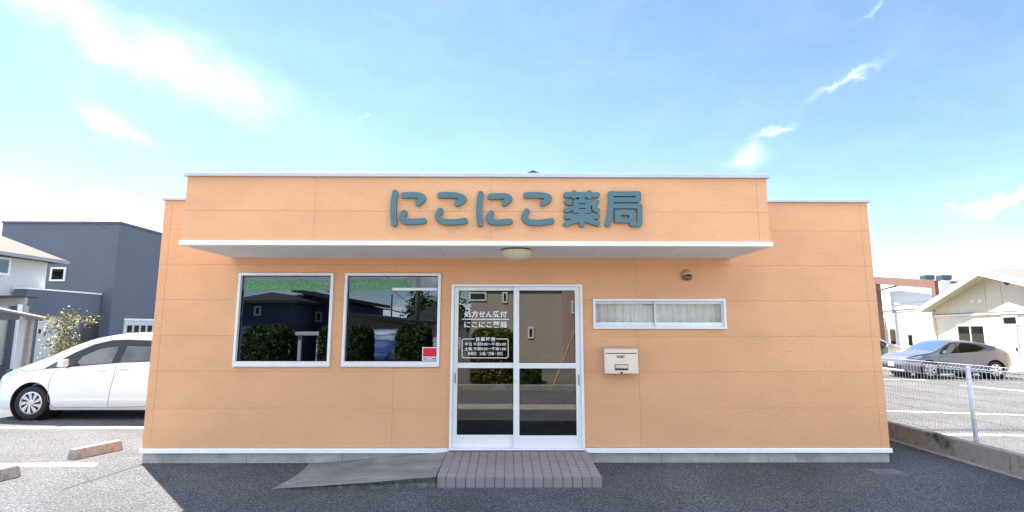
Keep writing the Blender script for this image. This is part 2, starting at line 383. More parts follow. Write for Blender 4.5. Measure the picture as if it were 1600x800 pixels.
for j in range(len(JZ)-1):                       # the two side walls
    for k in range(3):
        y0, y1 = .0045 + k*DEPTH/3, (k+1)*DEPTH/3 - .003
        S().box(XL, XL+.0030, y0, y1, JZ[j]+g, JZ[j+1]-g).build('siding_panel', M_SIDING, wall_o)
        S().box(XR-.0030, XR, y0, y1, JZ[j]+g, JZ[j+1]-g).build('siding_panel', M_SIDING, wall_o)
fo = S().box(XL+.012, XR-.012, .014, DEPTH-.01, -.2, .119).build('foundation', M_FOUND, shop)
x = XL+.012
fx = [XL+.012, -3.1, -1.95, -1.05, 1.9, 3.2, XR-.012]
for a, b in zip(fx[:-1], fx[1:]):
    S().box(a+.003, b-.003, .004, .0135, -.1, .1165).build('concrete_facing', M_FOUND, fo)
# white base flashing: left and right of the door
for a, b in ((XL-.016, DR[0]-.004), (DR[1]+.004, XR+.016)):
    S().hexa([(a,-.026,ZT0),(b,-.026,ZT0),(b,.03,ZT0),(a,.03,ZT0),(a,-.020,ZT1),(b,-.020,ZT1),(b,-.001,ZT1+.008),(a,-.001,ZT1+.008)]).build('base_flashing', M_WHITEAL, shop, bevel=.002)
# roof and its flashing
S().box(XL+.14, XR-.14, .15, DEPTH-.13, 3.0, 3.12).build('roof', mat('grey_roof_sheet', (.35,.36,.37), .6), shop)
cap = S()
cap.box(XL-.03, XR+.03, -.03, .17, 3.222, ZCAP).box(XL-.03, XL+.17, .17, DEPTH+.03, 3.222, ZCAP).box(XR-.17, XR+.03, .17, DEPTH+.03, 3.222, ZCAP).box(XL+.17, XR-.17, DEPTH-.17, DEPTH+.03, 3.222, ZCAP)
cap.build('parapet_flashing', M_CAP, shop, bevel=.004)
# interior: floor, ceiling, partition
S().box(XL+.14, XR-.14, .142, DEPTH-.13, .12, .14).build('floor', M_INTF, shop)
S().box(XL+.145, XR-.145, .16, DEPTH-.135, 2.55, 2.60).build('ceiling', M_INT, shop)
S().box(XL+.145, XR-.145, 4.2, 4.28, .14, 2.55).build('partition', M_INT, shop)
# canopy with the sign
CA, CB, CP, CZ0, CZ1 = -3.436, 2.856, 1.047, 2.4794, 3.272
can = S().box(CA+.0035, CB-.0035, -CP+.0035, -.002, CZ0+.02, CZ1-.03).build('canopy', M_SEAL, shop)
cjx = [CA, -2.045, -.152, 2.745, CB]; cjz = [2.532, 2.857, 3.232]
for i in range(4):
    for j in range(2):
        S().box(cjx[i]+(g if i else 0), cjx[i+1]-(g if i < 3 else 0), -CP, -CP+.0030, cjz[j]+g, cjz[j+1]-g).build('siding_panel', M_SIDING, can)
for j in range(2):
    for xx in (CA, CB-.0030):
        S().box(xx, xx+.0030, -CP+.0045, -.003, cjz[j]+g, cjz[j+1]-g).build('siding_panel', M_SIDING, can)
S().box(CA-.02, CB+.02, -CP-.022, -CP+.05, CZ0, 2.530).box(CA-.02, CA+.05, -CP+.05, -.002, CZ0, 2.530).box(CB-.05, CB+.02, -CP+.05, -.002, CZ0, 2.530).build('fascia_trim', M_WHITEAL, can, bevel=.003)
S().box(CA-.03, CB+.03, -CP-.03, -CP+.12, 3.232, 3.280).box(CA-.03, CA+.12, -CP+.12, .2, 3.259, 3.280).box(CB-.12, CB+.03, -CP+.12, .2, 3.259, 3.280).build('canopy_flashing', M_CAP, can, bevel=.004)
S().box(CA+.12, CB-.12, -CP+.12, .2, 3.2425, 3.262).build('canopy_top', MATS['grey_roof_sheet'], can)
sx = [CA+.052, -2.50, -1.61, -.73, .13, 1.01, 1.90, CB-.052]
for a, b in zip(sx[:-1], sx[1:]):
    S().box(a+.003, b-.003, -CP+.053, -.004, CZ0+.006, CZ0+.0185).build('soffit_panel', M_SOFFIT, can)
for nx_ in (418, 974):
    p = at(nx_, 269, -.95); S().box(p[0]-.012, p[0]+.012, -.97, -.93, 3.281, 3.31).build('flashing_clip', M_DARKMET, can)

# windows
def framed(rect, name, l, r_, t, b, yf, yb, parent, m=M_WHITEAL):
    x0, x1, z0, z1 = rect
    return S().plate(x0, x1, z0, z1, yf, yb-yf, [(x0+l, x1-r_, z0+b, z1-t)]).build(name, m, parent, bevel=.003)
def pane(x0, x1, z0, z1, y, parent, m, name='glass_pane'):
    return S().box(x0, x1, y, y+.006, z0, z1).build(name, m, parent)
wins = []
for rect in (W1, W2):
    fr = framed(rect, 'window', .032, .034, .032, .064, -.034, .10, shop)
    x0, x1, z0, z1 = rect
    pane(x0+.030, x1-.032, z0+.062, z1-.030, .022, fr, M_WIN)
    S().plate(x0+.032, x1-.034, z0+.064, z1-.032, .012, .009, [(x0+.040, x1-.042, z0+.070, z1-.040)]).build('glazing_gasket', M_BLACK, fr)
    wins.append(fr)
zb = at(620, 454, .02)[2]
for rect, fr in zip((W1, W2), wins):
    S().box(rect[0]+.041, rect[1]-.043, .0165, .0175, zb, rect[3]-.041).build('window_film', M_BAND, fr)
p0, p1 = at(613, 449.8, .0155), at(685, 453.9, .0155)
S().box(p0[0], W2[1]-.043, .0145, .0158, p1[2], p0[2]).build('painted_light_bar', M_LETTER, wins[1])  # plain white strip painting in the bright line of a lit tube

def text_mesh(body, x0, x1, zc, h, y, m, parent, name='lettering', bold=.012, space=1.0, root=shop, fit=True):
    c = bpy.data.curves.new('t', 'FONT'); c.body = body; c.offset = bold; c.space_character = space; c.resolution_u = 3
    o = bpy.data.objects.new('t', c); COL.objects.link(o); bpy.context.view_layer.update()
    me = bpy.data.meshes.new_from_object(o.evaluated_get(bpy.context.evaluated_depsgraph_get()))
    COL.objects.unlink(o); bpy.data.objects.remove(o)
    P = np.array([v.co[:] for v in me.vertices]); lo, hi = P.min(0), P.max(0)
    sx_ = (x1-x0)/(hi[0]-lo[0]); sz_ = h/(hi[1]-lo[1])
    Q = np.stack([x0+(P[:,0]-lo[0])*sx_, np.full(len(P), y), zc+(P[:,1]-(lo[1]+hi[1])/2)*sz_], 1) - np.array(root.location)
    mb = MB(); mb.v = [tuple(q) for q in Q]; mb.f = [tuple(p.vertices) for p in me.polygons]
    return mb.build(name, m, parent)
def wtext(body, u0, u1, v0, v1, y, m, parent, **k):
    a, b = at(u0, v0, y), at(u1, v1, y); return text_mesh(body, a[0], b[0], (a[2]+b[2])/2, a[2]-b[2], y, m, parent, **k)
M_GREENBAND = film_mat('green_window_strip', (.12,.50,.14), .13)
for (u0, u1, v0, v1, fr) in ((382, 514, 437, 454, wins[0]), (550, 642, 436, 454, wins[1])):
    a, b = at(u0, v0, .0158), at(u1, v1, .0158); S().box(a[0], b[0], .0152, .0158, b[2], a[2]).build('green_strip', M_GREENBAND, fr)
wtext('全国の処方せん', 385, 511, 438.5, 453, .0150, M_GREEN, wins[0], bold=.02)
wtext('受付けます', 552, 640, 437, 452.5, .0150, M_GREEN, wins[1], bold=.02)
# security sticker in the corner of the second window
a, b = at(660, 542.5, .0145), at(682, 563.5, .0145)
st = S().box(a[0], b[0], .0135, .015, b[2], a[2]).build('security_sticker', M_LETTER, wins[1])
M_RED = mat('sticker_red', (.75,.01,.025), .4, var=.02); M_NAVY = mat('sticker_navy', (.03,.05,.14), .5)
zs_ = b[2]+(a[2]-b[2])*.30
S().box(a[0]+.010, b[0]-.002, .0122, .0133, zs_, a[2]-.010).build('red_field', M_RED, st)
text_mesh('SECOM', a[0]+.012, b[0]-.008, (b[2]+zs_)/2, (zs_-b[2])*.62, .0128, M_NAVY, st, bold=.02)

# sliding door
door = framed(DR, 'sliding_door', .034, .034, .030, .012, -.036, .11, shop)
dx0, dx1, dz0, dz1 = DR
def sash(x0, x1, y, stile_l, stile_r, name):
    zr0, zr1, zb_, zt_ = 1.115, 1.180, dz0+.165, dz1-.075
    fr = S().plate(x0, x1, dz0+.014, dz1-.031, y, .032, [(x0+stile_l, x1-stile_r, zb_, zr0), (x0+stile_l, x1-stile_r, zr1, zt_)]).build(name, M_WHITEAL, door, bevel=.002)
    for (z0, z1) in ((zb_, zr0), (zr1, zt_)):
        pane(x0+stile_l-.003, x1-stile_r+.003, z0-.003, z1+.003, y+.013, fr, M_DOORGLASS)
        S().plate(x0+stile_l, x1-stile_r, z0, z1, y+.006, .006, [(x0+stile_l+.006, x1-stile_r-.006, z0+.006, z1-.006)]).build('glazing_gasket', M_BLACK, fr)
    return fr
sl = sash(dx0+.035, .170, .045, .050, .062, 'door_panel')
sr = sash(.108, dx1-.035, .004, .072, .058, 'door_panel')
for (xx, yy, pr, z0, z1) in ((dx0+.058, .0425, sl, .93, 1.06), (dx1-.060, .0015, sr, .91, 1.04)):
    S().box(xx-.010, xx+.010, yy, yy+.006, z0, z1).build('door_pull', mat('grey_pull', (.33,.34,.35), .4), pr)
S().lathe([(0,-.004),(.011,-.004),(.012,0),(.012,.003)], 16, 'Y', (.142, .001, .955)).build('door_lock', M_STEEL, sr)
DY = .0555
wtext('処方せん受付', 725.3, 792, 485.6, 496.0, DY, M_LETTER, sl, bold=.02)
wtext('にこにこ薬局', 725.6, 792, 502.0, 512.2, DY, M_LETTER, sl, bold=.018)
wtext('営業時間', 743.4, 773.6, 526.8, 533.2, DY, M_LETTER, sl, bold=.015, space=1.25)
wtext('平日 午前9:00～午後5:00', 726, 790.6, 534.9, 540.3, DY, M_LETTER, sl, bold=.012)
wtext('土曜 午前9:00～午後1:00', 726, 790.6, 542.2, 547.6, DY, M_LETTER, sl, bold=.012)
wtext('休業日　土曜／日曜・祝日', 731, 785, 549.8, 555.2, DY, M_LETTER, sl, bold=.012)
def strip(pts, w, y, name):
    mb = S(); P = [np.array(at(u, v, y)) for u, v in pts]
    for i in range(len(P)-1):
        d = P[i+1]-P[i]; d[1] = 0; d /= np.linalg.norm(d); n = np.array([-d[2], 0, d[0]])*w/2; e = d*w*.3
        mb.quad(P[i]-e-n, P[i+1]+e-n, P[i+1]+e+n, P[i]-e+n) if i % 2 == 0 else mb.quad(P[i]-n+[0,.0002,0], P[i+1]-n+[0,.0002,0], P[i+1]+n+[0,.0002,0], P[i]+n+[0,.0002,0])
    return mb.build(name, M_LETTER, sl)
strip([(722.3, 498.8), (795, 498.9)], .012, DY, 'lettering_rule')
strip([(741, 529.6), (724, 529.6), (722.2, 531.5), (722.0, 557), (723.8, 559), (792, 559.2), (794, 557.3), (794, 531.5), (792.3, 529.6), (775.5, 529.6)], .009, DY, 'lettering_border')

# small sliding window with a net curtain
smw = framed(SW, 'sliding_window', .030, .030, .034, .030, -.036, .11, shop)
xm = at(1027, 490, 0)[0]; sx0, sx1, sz0, sz1 = SW
for (x0, x1, y) in ((sx0+.030, xm+.025, .046), (xm-.030, sx1-.030, .006)):
    fr = S().plate(x0, x1, sz0+.031, sz1-.035, y, .030, [(x0+.014, x1-.014 if y < .02 else x1-.022, sz0+.082, sz1-.062)]).build('window_sash', M_WHITEAL, smw, bevel=.002)
    pane(x0+.012, x1-.012, sz0+.080, sz1-.060, y+.012, fr, M_SMALLGLASS)
S().box(xm-.016, xm-.002, -.004, .006, 1.735, 1.765).build('window_catch', M_STEEL, smw)
cur = MB(); nx = 160
for iz in range(9):
    for ix in range(nx+1):
        xx = sx0+.01+(sx1-sx0-.02)*ix/nx; t = ix/nx
        ph = 62*xx + 3.2*math.sin(3.1*xx) + .9*math.sin(9*xx+iz*.12)
        amp = .020 + .010*math.sin(5.3*xx+1)
        cur.v.append((xx, .135+amp*math.sin(ph)+.004*math.sin(ph*2.3+iz*.2), sz0-.06+(sz1-sz0+.12)*iz/8))
cur.f = [(j*(nx+1)+i, j*(nx+1)+i+1, (j+1)*(nx+1)+i+1, (j+1)*(nx+1)+i) for j in range(8) for i in range(nx)]
tag(cur.build('curtain', M_CURTAIN, smooth=True), 'white pleated net curtain behind the small sliding window', 'curtain')
tag(MB().tube([(sx0-.05, .135, sz1+.05), (sx1+.05, .135, sz1+.05)], .011, 8).build('curtain_rail', M_WHITEAL), 'white curtain rail above the small sliding window', 'curtain rail')
# things inside the shop
ctr = empty('reception_counter', (-1.9, 2.9, .14), 0, 'dark wooden reception counter inside behind the shop windows', 'counter')
M_WOODD = mat('dark_wood', (.09,.06,.04), .5, var=.2, vscale=4)
MB().box(-1.6, 1.6, -.25, .25, 0, .95).build('counter_front', M_WOODD, ctr); MB().box(-1.65, 1.65, -.32, .3, .952, .99).build('counter_top', M_WHITEAL, ctr, bevel=.005)
ns = empty('notice_board', (.75, 1.9, .14), 0, 'white free standing board with blue panel inside the glass door', 'notice board')
MB().box(-.18, .18, 0, .03, .35, 1.05).build('board', M_LETTER, ns, bevel=.005); MB().box(-.14, .14, -.004, -.001, .72, .98).build('blue_panel', mat('poster_blue', (.03,.10,.30), .5), ns)
for s_ in (-1, 1): MB().box(s_*.16-.015, s_*.16+.015, -.15, .15, 0, .03).box(s_*.16-.015, s_*.16+.015, 0.005, .025, .03, .35).build('leg', M_WHITEAL, ns)

# ------------------------------------------------------------------ shop sign, six letters
def seg(P, a, b, r):
    a = np.array(a, float); b = np.array(b, float); d = b-a; L2 = d @ d + 1e-9
    t = np.clip(((P-a) @ d)/L2, 0, 1); return np.linalg.norm(P-(a+t[..., None]*d), axis=-1)-r
def rbox(P, x0, x1, y0, y1, r=1.0):
    c = np.array([(x0+x1)/2, (y0+y1)/2]); h = np.array([(x1-x0)/2-r, (y1-y0)/2-r]); q = np.abs(P-c)-h
    return np.linalg.norm(np.maximum(q, 0), axis=-1)+np.minimum(q.max(-1), 0)-r
def spline(pts, n=8):
    pts = [np.array(p, float) for p in pts]; out = []
    for i in range(len(pts)-1):
        p0, p1, p2, p3 = pts[max(i-1,0)], pts[i], pts[i+1], pts[min(i+2, len(pts)-1)]
        for k in range(n):
            t = k/n; out.append(.5*((2*p1)+(-p0+p2)*t+(2*p0-5*p1+4*p2-p3)*t*t+(-p0+3*p1-3*p2+p3)*t**3))
    return out+[pts[-1]]
def glyph(x0, x1, y0, y1, strokes, rects=(), cuts=(), step=.5):
    xs = np.arange(x0-2, x1+2, step); ys = np.arange(y0-2, y1+2, step); P = np.stack(np.meshgrid(xs, ys), -1); D = np.full(P.shape[:2], 1e3)
    for pts, r in strokes:
        q = spline(pts) if len(pts) > 2 else [np.array(p, float) for p in pts]
        for a, b in zip(q[:-1], q[1:]): D = np.minimum(D, seg(P, a, b, r))
    for rc in rects: D = np.minimum(D, rbox(P, *rc))
    for rc in cuts: D = np.maximum(D, -rbox(P, *rc))
    segs = {}                                             # marching squares, directed with the inside on one side
    ny, nx_ = D.shape
    def pt(i, j, e):
        a = {0: ((i,j),(i,j+1)), 1: ((i,j+1),(i+1,j+1)), 2: ((i+1,j),(i+1,j+1)), 3: ((i,j),(i+1,j))}[e]
        return a
    T = {1:[(3,0)],2:[(0,1)],3:[(3,1)],4:[(1,2)],5:[(3,2),(1,0)],6:[(0,2)],7:[(3,2)],8:[(2,3)],9:[(2,0)],10:[(0,3),(2,1)],11:[(2,1)],12:[(1,3)],13:[(1,0)],14:[(0,3)]}
    I = D < 0
    code = I[:-1,:-1]*1 + I[:-1,1:]*2 + I[1:,1:]*4 + I[1:,:-1]*8
    for i, j in zip(*np.nonzero((code > 0) & (code < 15))):
        for e0, e1 in T[int(code[i, j])]: segs.setdefault(pt(i,j,e0), []).append(pt(i,j,e1))
    def pos(k):
        (a, b), (c, d) = k; v0, v1 = D[a,b], D[c,d]; t = v0/(v0-v1); return np.array([xs[b]+(xs[d]-xs[b])*t, ys[a]+(ys[c]-ys[a])*t])
    loops = []
    while segs:
        k0 = next(iter(segs)); k = k0; lp = []
        while k in segs:
            nxt = segs[k].pop()
            if not segs[k]: del segs[k]
            lp.append(pos(k)); k = nxt
            if k == k0: break
        if len(lp) > 5:
            A = np.array(lp)
            for _ in range(2): A = (np.roll(A,1,0)+2*A+np.roll(A,-1,0))/4
            loops.append(A[::2] if len(A) > 24 else A)
    return loops
sign = empty('shop_sign', (.05, -CP, 2.63), 0, 'raised teal Japanese lettering across the front of the orange canopy', 'sign')
def Z1(L): return [(600+x/10, 285+y/10) for x, y in L]
def Z2(L): return [(720+x/10, 285+y/10) for x, y in L]
def Z3(L): return [(870+x/10, 285+y/10) for x, y in L]
def R3(x0, x1, y0, y1, r=.4): return (870+x0/10, 870+x1/10, 285+y0/10, 285+y1/10, r)
r_ = 4.6
GL = [
 (glyph(606, 670, 292, 358, [(Z1([(172,157),(150,270),(142,400),(143,520),(155,642)]), r_), (Z1([(305,198),(450,192),(560,205),(606,232),(590,268),(530,322)]), r_), (Z1([(313,472),(279,535),(295,586),(360,608),(480,612),(615,597)]), r_)]),'sign_letter'),
 (glyph(675, 735, 292, 358, [([(687.5,304.8),(700,304.3),(712,305),(721.5,307.8),(724,311.5),(714.3,317.7)], r_), ([(687.8,329),(683.9,336),(686,342.3),(693,346),(708,346.9),(726.3,344.8)], r_)]),'sign_letter'),
 (glyph(738, 808, 292, 360, [(Z2([(310,177),(292,300),(285,420),(288,540),(300,647)]), r_), (Z2([(460,218),(600,210),(700,215),(752,235),(752,262),(688,322)]), r_), (Z2([(477,480),(438,540),(445,588),(500,614),(600,620),(768,608)]), r_)]),'sign_letter'),
 (glyph(808, 872, 292, 360, [(Z2([(1020,197),(1150,193),(1270,200),(1350,216),(1381,242),(1360,275),(1285,325)]), r_), (Z2([(1033,448),(994,520),(1003,572),(1055,611),(1140,625),(1260,622),(1420,600)]), r_)]),'sign_letter'),
 (glyph(876, 942, 293, 358, [(Z3([(145,192),(636,192)]), 4.2), (Z3([(272,160),(272,215)]), 4.3), (Z3([(508,160),(508,215)]), 4.3), (Z3([(395,195),(395,290)]), 4.2),
     (Z3([(152,300),(202,318)]), 4.0), (Z3([(627,300),(568,335)]), 3.9), (Z3([(150,430),(222,402)]), 4.1), (Z3([(590,402),(637,432)]), 4.2),
     (Z3([(147,530),(640,530)]), 4.2), (Z3([(395,480),(395,652)]), 4.4), (Z3([(340,575),(143,648)]), 4.1), (Z3([(450,575),(641,643)]), 4.1)],
     [R3(258,530,266,478,1.2)], [R3(340,455,328,339), R3(340,455,404,416), R3(250,340,478,488), R3(445,530,478,488), R3(318,352,234,250), R3(438,470,234,262)]),'sign_letter'),
 (glyph(943, 1008, 293, 358, [(Z3([(850,178),(849,330),(838,500),(800,648)]), 4.5), (Z3([(850,176),(1280,176)]), 4.2), (Z3([(1276,178),(1276,272)]), 4.2), (Z3([(850,272),(1276,272)]), 4.0), (Z3([(850,368),(1298,368)]), 4.0), (Z3([(1299,370),(1299,645)]), 4.1), (Z3([(1299,650),(1182,650)]), 4.0), (Z3([(1160,590),(1180,640)]), 3.6)],
     [R3(905,1218,424,630,1.6), R3(808,900,136,230,1.5)], [R3(885,1235,216,230), R3(890,1250,312,324), R3(1000,1130,510,552,1.0), R3(890,1250,408,420), R3(1222,1260,420,628,1.0), R3(884,904,420,640,.5)]),'sign_letter')]
for loops, nm in GL:
    cu = bpy.data.curves.new('g', 'CURVE'); cu.dimensions = '2D'; cu.fill_mode = 'BOTH'; cu.extrude = .018; cu.bevel_depth = .003; cu.bevel_resolution = 1; cu.offset = -.003
    for A in loops:
        sp = cu.splines.new('POLY'); sp.points.add(len(A)-1); sp.use_cyclic_u = True
        for q, (u, v) in zip(sp.points, A):
            w = at(u, v, -CP-.045); q.co = (w[0]-.05, w[2]-2.63, 0, 1)
    o = bpy.data.objects.new('g', cu); COL.objects.link(o); bpy.context.view_layer.update()
    me = bpy.data.meshes.new_from_object(o.evaluated_get(bpy.context.evaluated_depsgraph_get())); COL.objects.unlink(o); bpy.data.objects.remove(o)
    mb = MB(); mb.v = [(v.co.x, -.024-v.co.z, v.co.y) for v in me.vertices]; mb.f = [tuple(p.vertices) for p in me.polygons]
    lt = mb.build(nm, M_SIGN, sign, weld=True)

# ------------------------------------------------------------------ fittings on the facade
lc = (.13, -.75, CZ0+.006)
lamp = empty('ceiling_lamp', lc, 0, 'round cream glass dome lamp under the canopy soffit', 'lamp')
MB().lathe([(0,0),(.17,0),(.175,-.012),(.172,-.022)], 40).build('lamp_base', M_DARKMET, lamp, smooth=True)
MB().lathe([(.178,-.016),(.180,-.030),(.170,-.062),(.145,-.095),(.105,-.118),(.055,-.131),(0,-.134)], 40).build('lamp_shade', M_LAMPGL, lamp, smooth=True)
vc = (2.30, 0, 2.275)
vent = empty('vent_hood', vc, 0, 'round wall vent hood above the small sliding window', 'vent')
MB().lathe([(0,-.001),(.074,-.001),(.076,-.012),(.066,-.02)], 32, 'Y').build('flange', M_VENT, vent, smooth=True)
hb = MB(); nn, kk = 24, 8
for k in range(kk+1):                                      # half dome, open and slatted below
    ph = math.pi/2*k/kk
    for i in range(nn+1):
        th = math.pi*(i/nn)*1.16 - .25; hb.v.append((.066*math.cos(th)*math.cos(ph), -.012-.062*math.sin(ph), .066*math.sin(th)*math.cos(ph)+.012*math.sin(ph)))
hb.f = [(k*(nn+1)+i, k*(nn+1)+i+1, (k+1)*(nn+1)+i+1, (k+1)*(nn+1)+i) for k in range(kk) for i in range(nn)]
hb.build('hood', M_VENT, vent, smooth=True)
MB().box(-.058, .058, -.016, -.014, -.060, -.005).build('vent_opening', M_BLACK, vent)
for k in range(3): MB().box(-.052+.006*k, .052-.006*k, -.026, -.018, -.022-.014*k, -.017-.014*k).build('slat', M_VENT, vent)
mbx0, mbx1, mbz0, mbz1, md = 1.205, 1.615, 1.065, 1.372, .16
mail = empty('mailbox', ((mbx0+mbx1)/2, 0, mbz0), 0, 'steel wall mailbox marked POST beside the sliding door', 'mailbox')
mw, mh = (mbx1-mbx0)/2, mbz1-mbz0
MB().hexa([(-mw,-md,0),(mw,-md,0),(mw,-.001,0),(-mw,-.001,0),(-mw,-md,mh-.008),(mw,-md,mh-.008),(mw,-.001,mh+.01),(-mw,-.001,mh+.01)]).build('box_body', M_STEEL, mail, bevel=.004, seg=2)
MB().box(-mw+.014, mw-.014, -md-.005, -md-.0005, .022, mh-.070).build('front_door', M_STEEL, mail, bevel=.002)
MB().box(-mw+.012, mw-.012, -md-.009, -md-.0005, mh-.062, mh-.016).build('letter_flap', M_STEEL, mail, bevel=.003)
MB().box(-mw+.016, mw-.016, -md-.002, -md-.0008, mh-.0695, mh-.0625).build('flap_gap', M_DARKMET, mail)
MB().plate(-.082, .078, .040, .112, -md-.010, .0045, [(-.076, .072, .046, .106)]).build('plate_frame', M_DARKMET, mail)
MB().box(-.076, .072, -md-.0085, -md-.0055, .046, .106).build('name_plate', M_BRASS, mail)
MB().box(-.076, .072, -md-.0115, -md-.009, .046, .066).build('plate_clip', M_DARKMET, mail)
MB().lathe([(0,-.012),(.012,-.012),(.014,-.001)], 14, 'Y', (0,-md,.012)).build('key_lock', M_DARKMET, mail)
text_mesh('POST', -.055+mail.location.x, .045+mail.location.x, mbz0+.200, .032, -md-.0065, M_BLACK, mail, bold=.05, root=mail)

# ------------------------------------------------------------------ entrance step of tiles, ramp
SX0, SX1, SD = -.690, 1.000, .965
def step_z(y): return .143 + (.106-.143)*(-y/SD)
step = empty('entrance_step', ((SX0+SX1)/2, 0, 0), 0, 'low mauve tiled step in front of the glass sliding door', 'step')
stx = (SX1-SX0)/2
MB().hexa([(-stx+.004,-SD+.004,-.1),(stx-.004,-SD+.004,-.1),(stx-.004,-.03,-.1),(-stx+.004,-.03,-.1),(-stx+.004,-SD+.004,step_z(-SD)-.005),(stx-.004,-SD+.004,step_z(-SD)-.005),(stx-.004,-.03,step_z(-.03)-.005),(-stx+.004,-.03,step_z(-.03)-.005)]).build('step_core', M_GROUT, step)
NT, NR = 17, 9; tw = 2*stx/NT; td = (SD-.036)/NR; sl_ = (step_z(-td)-step_z(0))/(-td)
tm = MB(); gp = .0032
gq = .006
tm.hexa([(gp,gq,-.012),(tw-gp,gq,-.012),(tw-gp,td-gq,-.012),(gp,td-gq,-.012),(gp,gq,0),(tw-gp,gq,0),(tw-gp,td-gq,0),(gp,td-gq,0)])
t0 = tm.build('tile', M_TILE, step, bevel=.002)
slope = math.atan((step_z(0)-step_z(-SD))/SD)
def place(o, loc, rx=0): o.location = loc; o.rotation_euler = (rx, 0, 0)
for j in range(NR):
    for i in range(NT):
        o = t0 if i == j == 0 else t0.copy()
        if o is not t0: COL.objects.link(o); o.parent = step
        y = -SD + j*td; place(o, (-stx+i*tw, y, step_z(y)+random.uniform(-.0006,.0006)), slope)
fm = MB().box(gp, tw-gp, -.006, .006, 0, step_z(-SD)-.004).build('riser_tile', M_TILE, step, bevel=.002)
for i in range(NT):
    o = fm if i == 0 else fm.copy()
    if o is not fm: COL.objects.link(o); o.parent = step
    o.location = (-stx+i*tw, -SD-.002, -.002)
sm_ = MB().hexa([(-.005,gp,0),(.005,gp,0),(.005,td-gp,0),(-.005,td-gp,0),(-.005,gp,.098),(.005,gp,.098),(.005,td-gp,.098),(-.005,td-gp,.098)]).build('riser_tile', M_TILE, step, bevel=.002)
for j in range(NR):
    o = sm_ if j == 0 else sm_.copy()
    if o is not sm_: COL.objects.link(o); o.parent = step
    o.location = (stx+.002, -SD+j*td, 0)
# ramp: a concrete wedge with a slightly hollow top and a rough side
ramp = empty('access_ramp', (-1.5, 0, 0), 0, 'weathered grey concrete ramp beside the tiled step', 'ramp')
rx0, rx1, ry0, ry1 = -2.34, SX0-.003, -1.01, -.03; mb = MB(); nu, nv = 28, 12
def rz(s, t): return .002 + .132*(s**1.08) - .010*math.sin(math.pi*t)*math.sin(math.pi*min(s*1.05,1)) - (.02*s)*(1-t) + .003*math.sin(9*s+4*t)*s
for j in range(nv+1):
    for i in range(nu+1):
        s_, t_ = i/nu, j/nv; mb.v.append((rx0+(rx1-rx0)*s_ + (1-s_)*.05*math.sin(3*t_)+1.5, ry0+(ry1-ry0)*t_+.004*math.sin(17*s_), rz(s_, t_)))
mb.f = [(j*(nu+1)+i, j*(nu+1)+i+1, (j+1)*(nu+1)+i+1, (j+1)*(nu+1)+i) for j in range(nv) for i in range(nu)]
top = list(mb.v); mb.build('ramp_surface', M_RAMP, ramp, smooth=True)
rnd = random.Random(3)
row = [top[i] for i in range(nu+1)]; brow = [top[nv*(nu+1)+i] for i in range(nu+1)]
for rw, sgn in ((row, 1), (brow, -1)):
    sd_ = MB(); b = 0
    for p in rw: sd_.v += [p, (p[0], p[1]+sgn*(.012+rnd.uniform(-.006,.012)), p[2]*.5), (p[0], p[1]+sgn*rnd.uniform(-.004,.012), -.05)]
    for i in range(nu):
        q = b+3*i; sd_.f += [(q, q+1, q+4, q+3), (q+1, q+2, q+5, q+4)]
    sd_.build('ramp_side', M_RAMPSIDE, ramp)

# ------------------------------------------------------------------ wheel stops
def wheel_stop(cx, cy, rz_, label):
    t = empty('wheel_stop', (cx, cy, 0), rz_, label, 'wheel stop', 'concrete wheel stops beside the shop')
    h, l, w = .118, .30, .075
    MB().hexa([(-l,-w,-.01),(l,-w,-.01),(l,w,-.01),(-l,w,-.01),(-l+.02,-w+.025,h),(l-.02,-w+.025,h),(l-.02,w-.025,h),(-l+.02,w-.025,h)]).build('concrete_block', M_CURB, t, bevel=.008, seg=2)
    for s_ in (-.17, .17): MB().lathe([(0,.0015),(.016,.0015),(.017,-.002)], 10, 'Z', (s_, 0, h)).build('fixing_bolt', M_DARKMET, t)
    return t
wheel_stop(-5.25, .46, R(71), 'concrete wheel stop lying nearest the left wall of the shop')
wheel_stop(-5.43, -.80, R(74), 'concrete wheel stop lying at the end of a painted bay line')

# ------------------------------------------------------------------ boundary wall and mesh fence on the right
bw = empty('boundary_wall', (WALL_X+.06, 0, 0), 0, 'low stained concrete boundary wall between shop and car park', 'wall')
ys = [-3.9, -3.0, -2.1, -1.25, -.55, .18, .62, 1.15, 1.9, 2.8, 3.7, 4.6, 5.5, 6.4, 7.3, 8.2, 9.1]
for a, b in zip(ys[:-1], ys[1:]):
    MB().hexa([(-.06,a+.003,-.6),(.05,a+.003,-.6),(.05,b-.003,-.6),(-.06,b-.003,-.6),(-.06,a+.003,.243),(.05,a+.003,.243),(.05,b-.003,.243),(-.06,b-.003,.243)]).build('concrete_block', M_WALLC, bw, bevel=.006)
MB().box(-.11, -.061, -3.9, 9.1, -.1, .018).build('wall_footing', M_CURB, bw, bevel=.006)
fence = empty('mesh_fence', (WALL_X+.065, 0, .243), 0, 'white welded wire mesh fence on the low boundary wall', 'fence')
HF = .93
for y in (-3.9, -2.0, -.06, 1.94, 3.94, 5.94, 7.94):
    p = MB().tube([(.025, y, -.0), (.025, y, HF-.04)], .024, 12).build('post', M_FENCE, fence, smooth=True)
    MB().lathe([(.024,HF-.04),(.026,HF-.036),(.022,HF-.022),(0,HF-.018)], 12, 'Z', (.025,y,0)).build('post_cap', M_FENCE, p, smooth=True)
wm = MB()
y = -3.9
while y < 9.1:                                            # uprights, bent over into a triangular roll at top
    wm.tube([(0,y,.03),(0,y,HF-.075),(.035,y,HF-.012),(.060,y,HF-.055),(.004,y,HF-.083)], .0031, 4, caps=False); y += .055
for z in [.04+.12*k for k in range(8)]: wm.tube([(-.002,-3.9,z),(-.002,9.1,z)], .0031, 4)
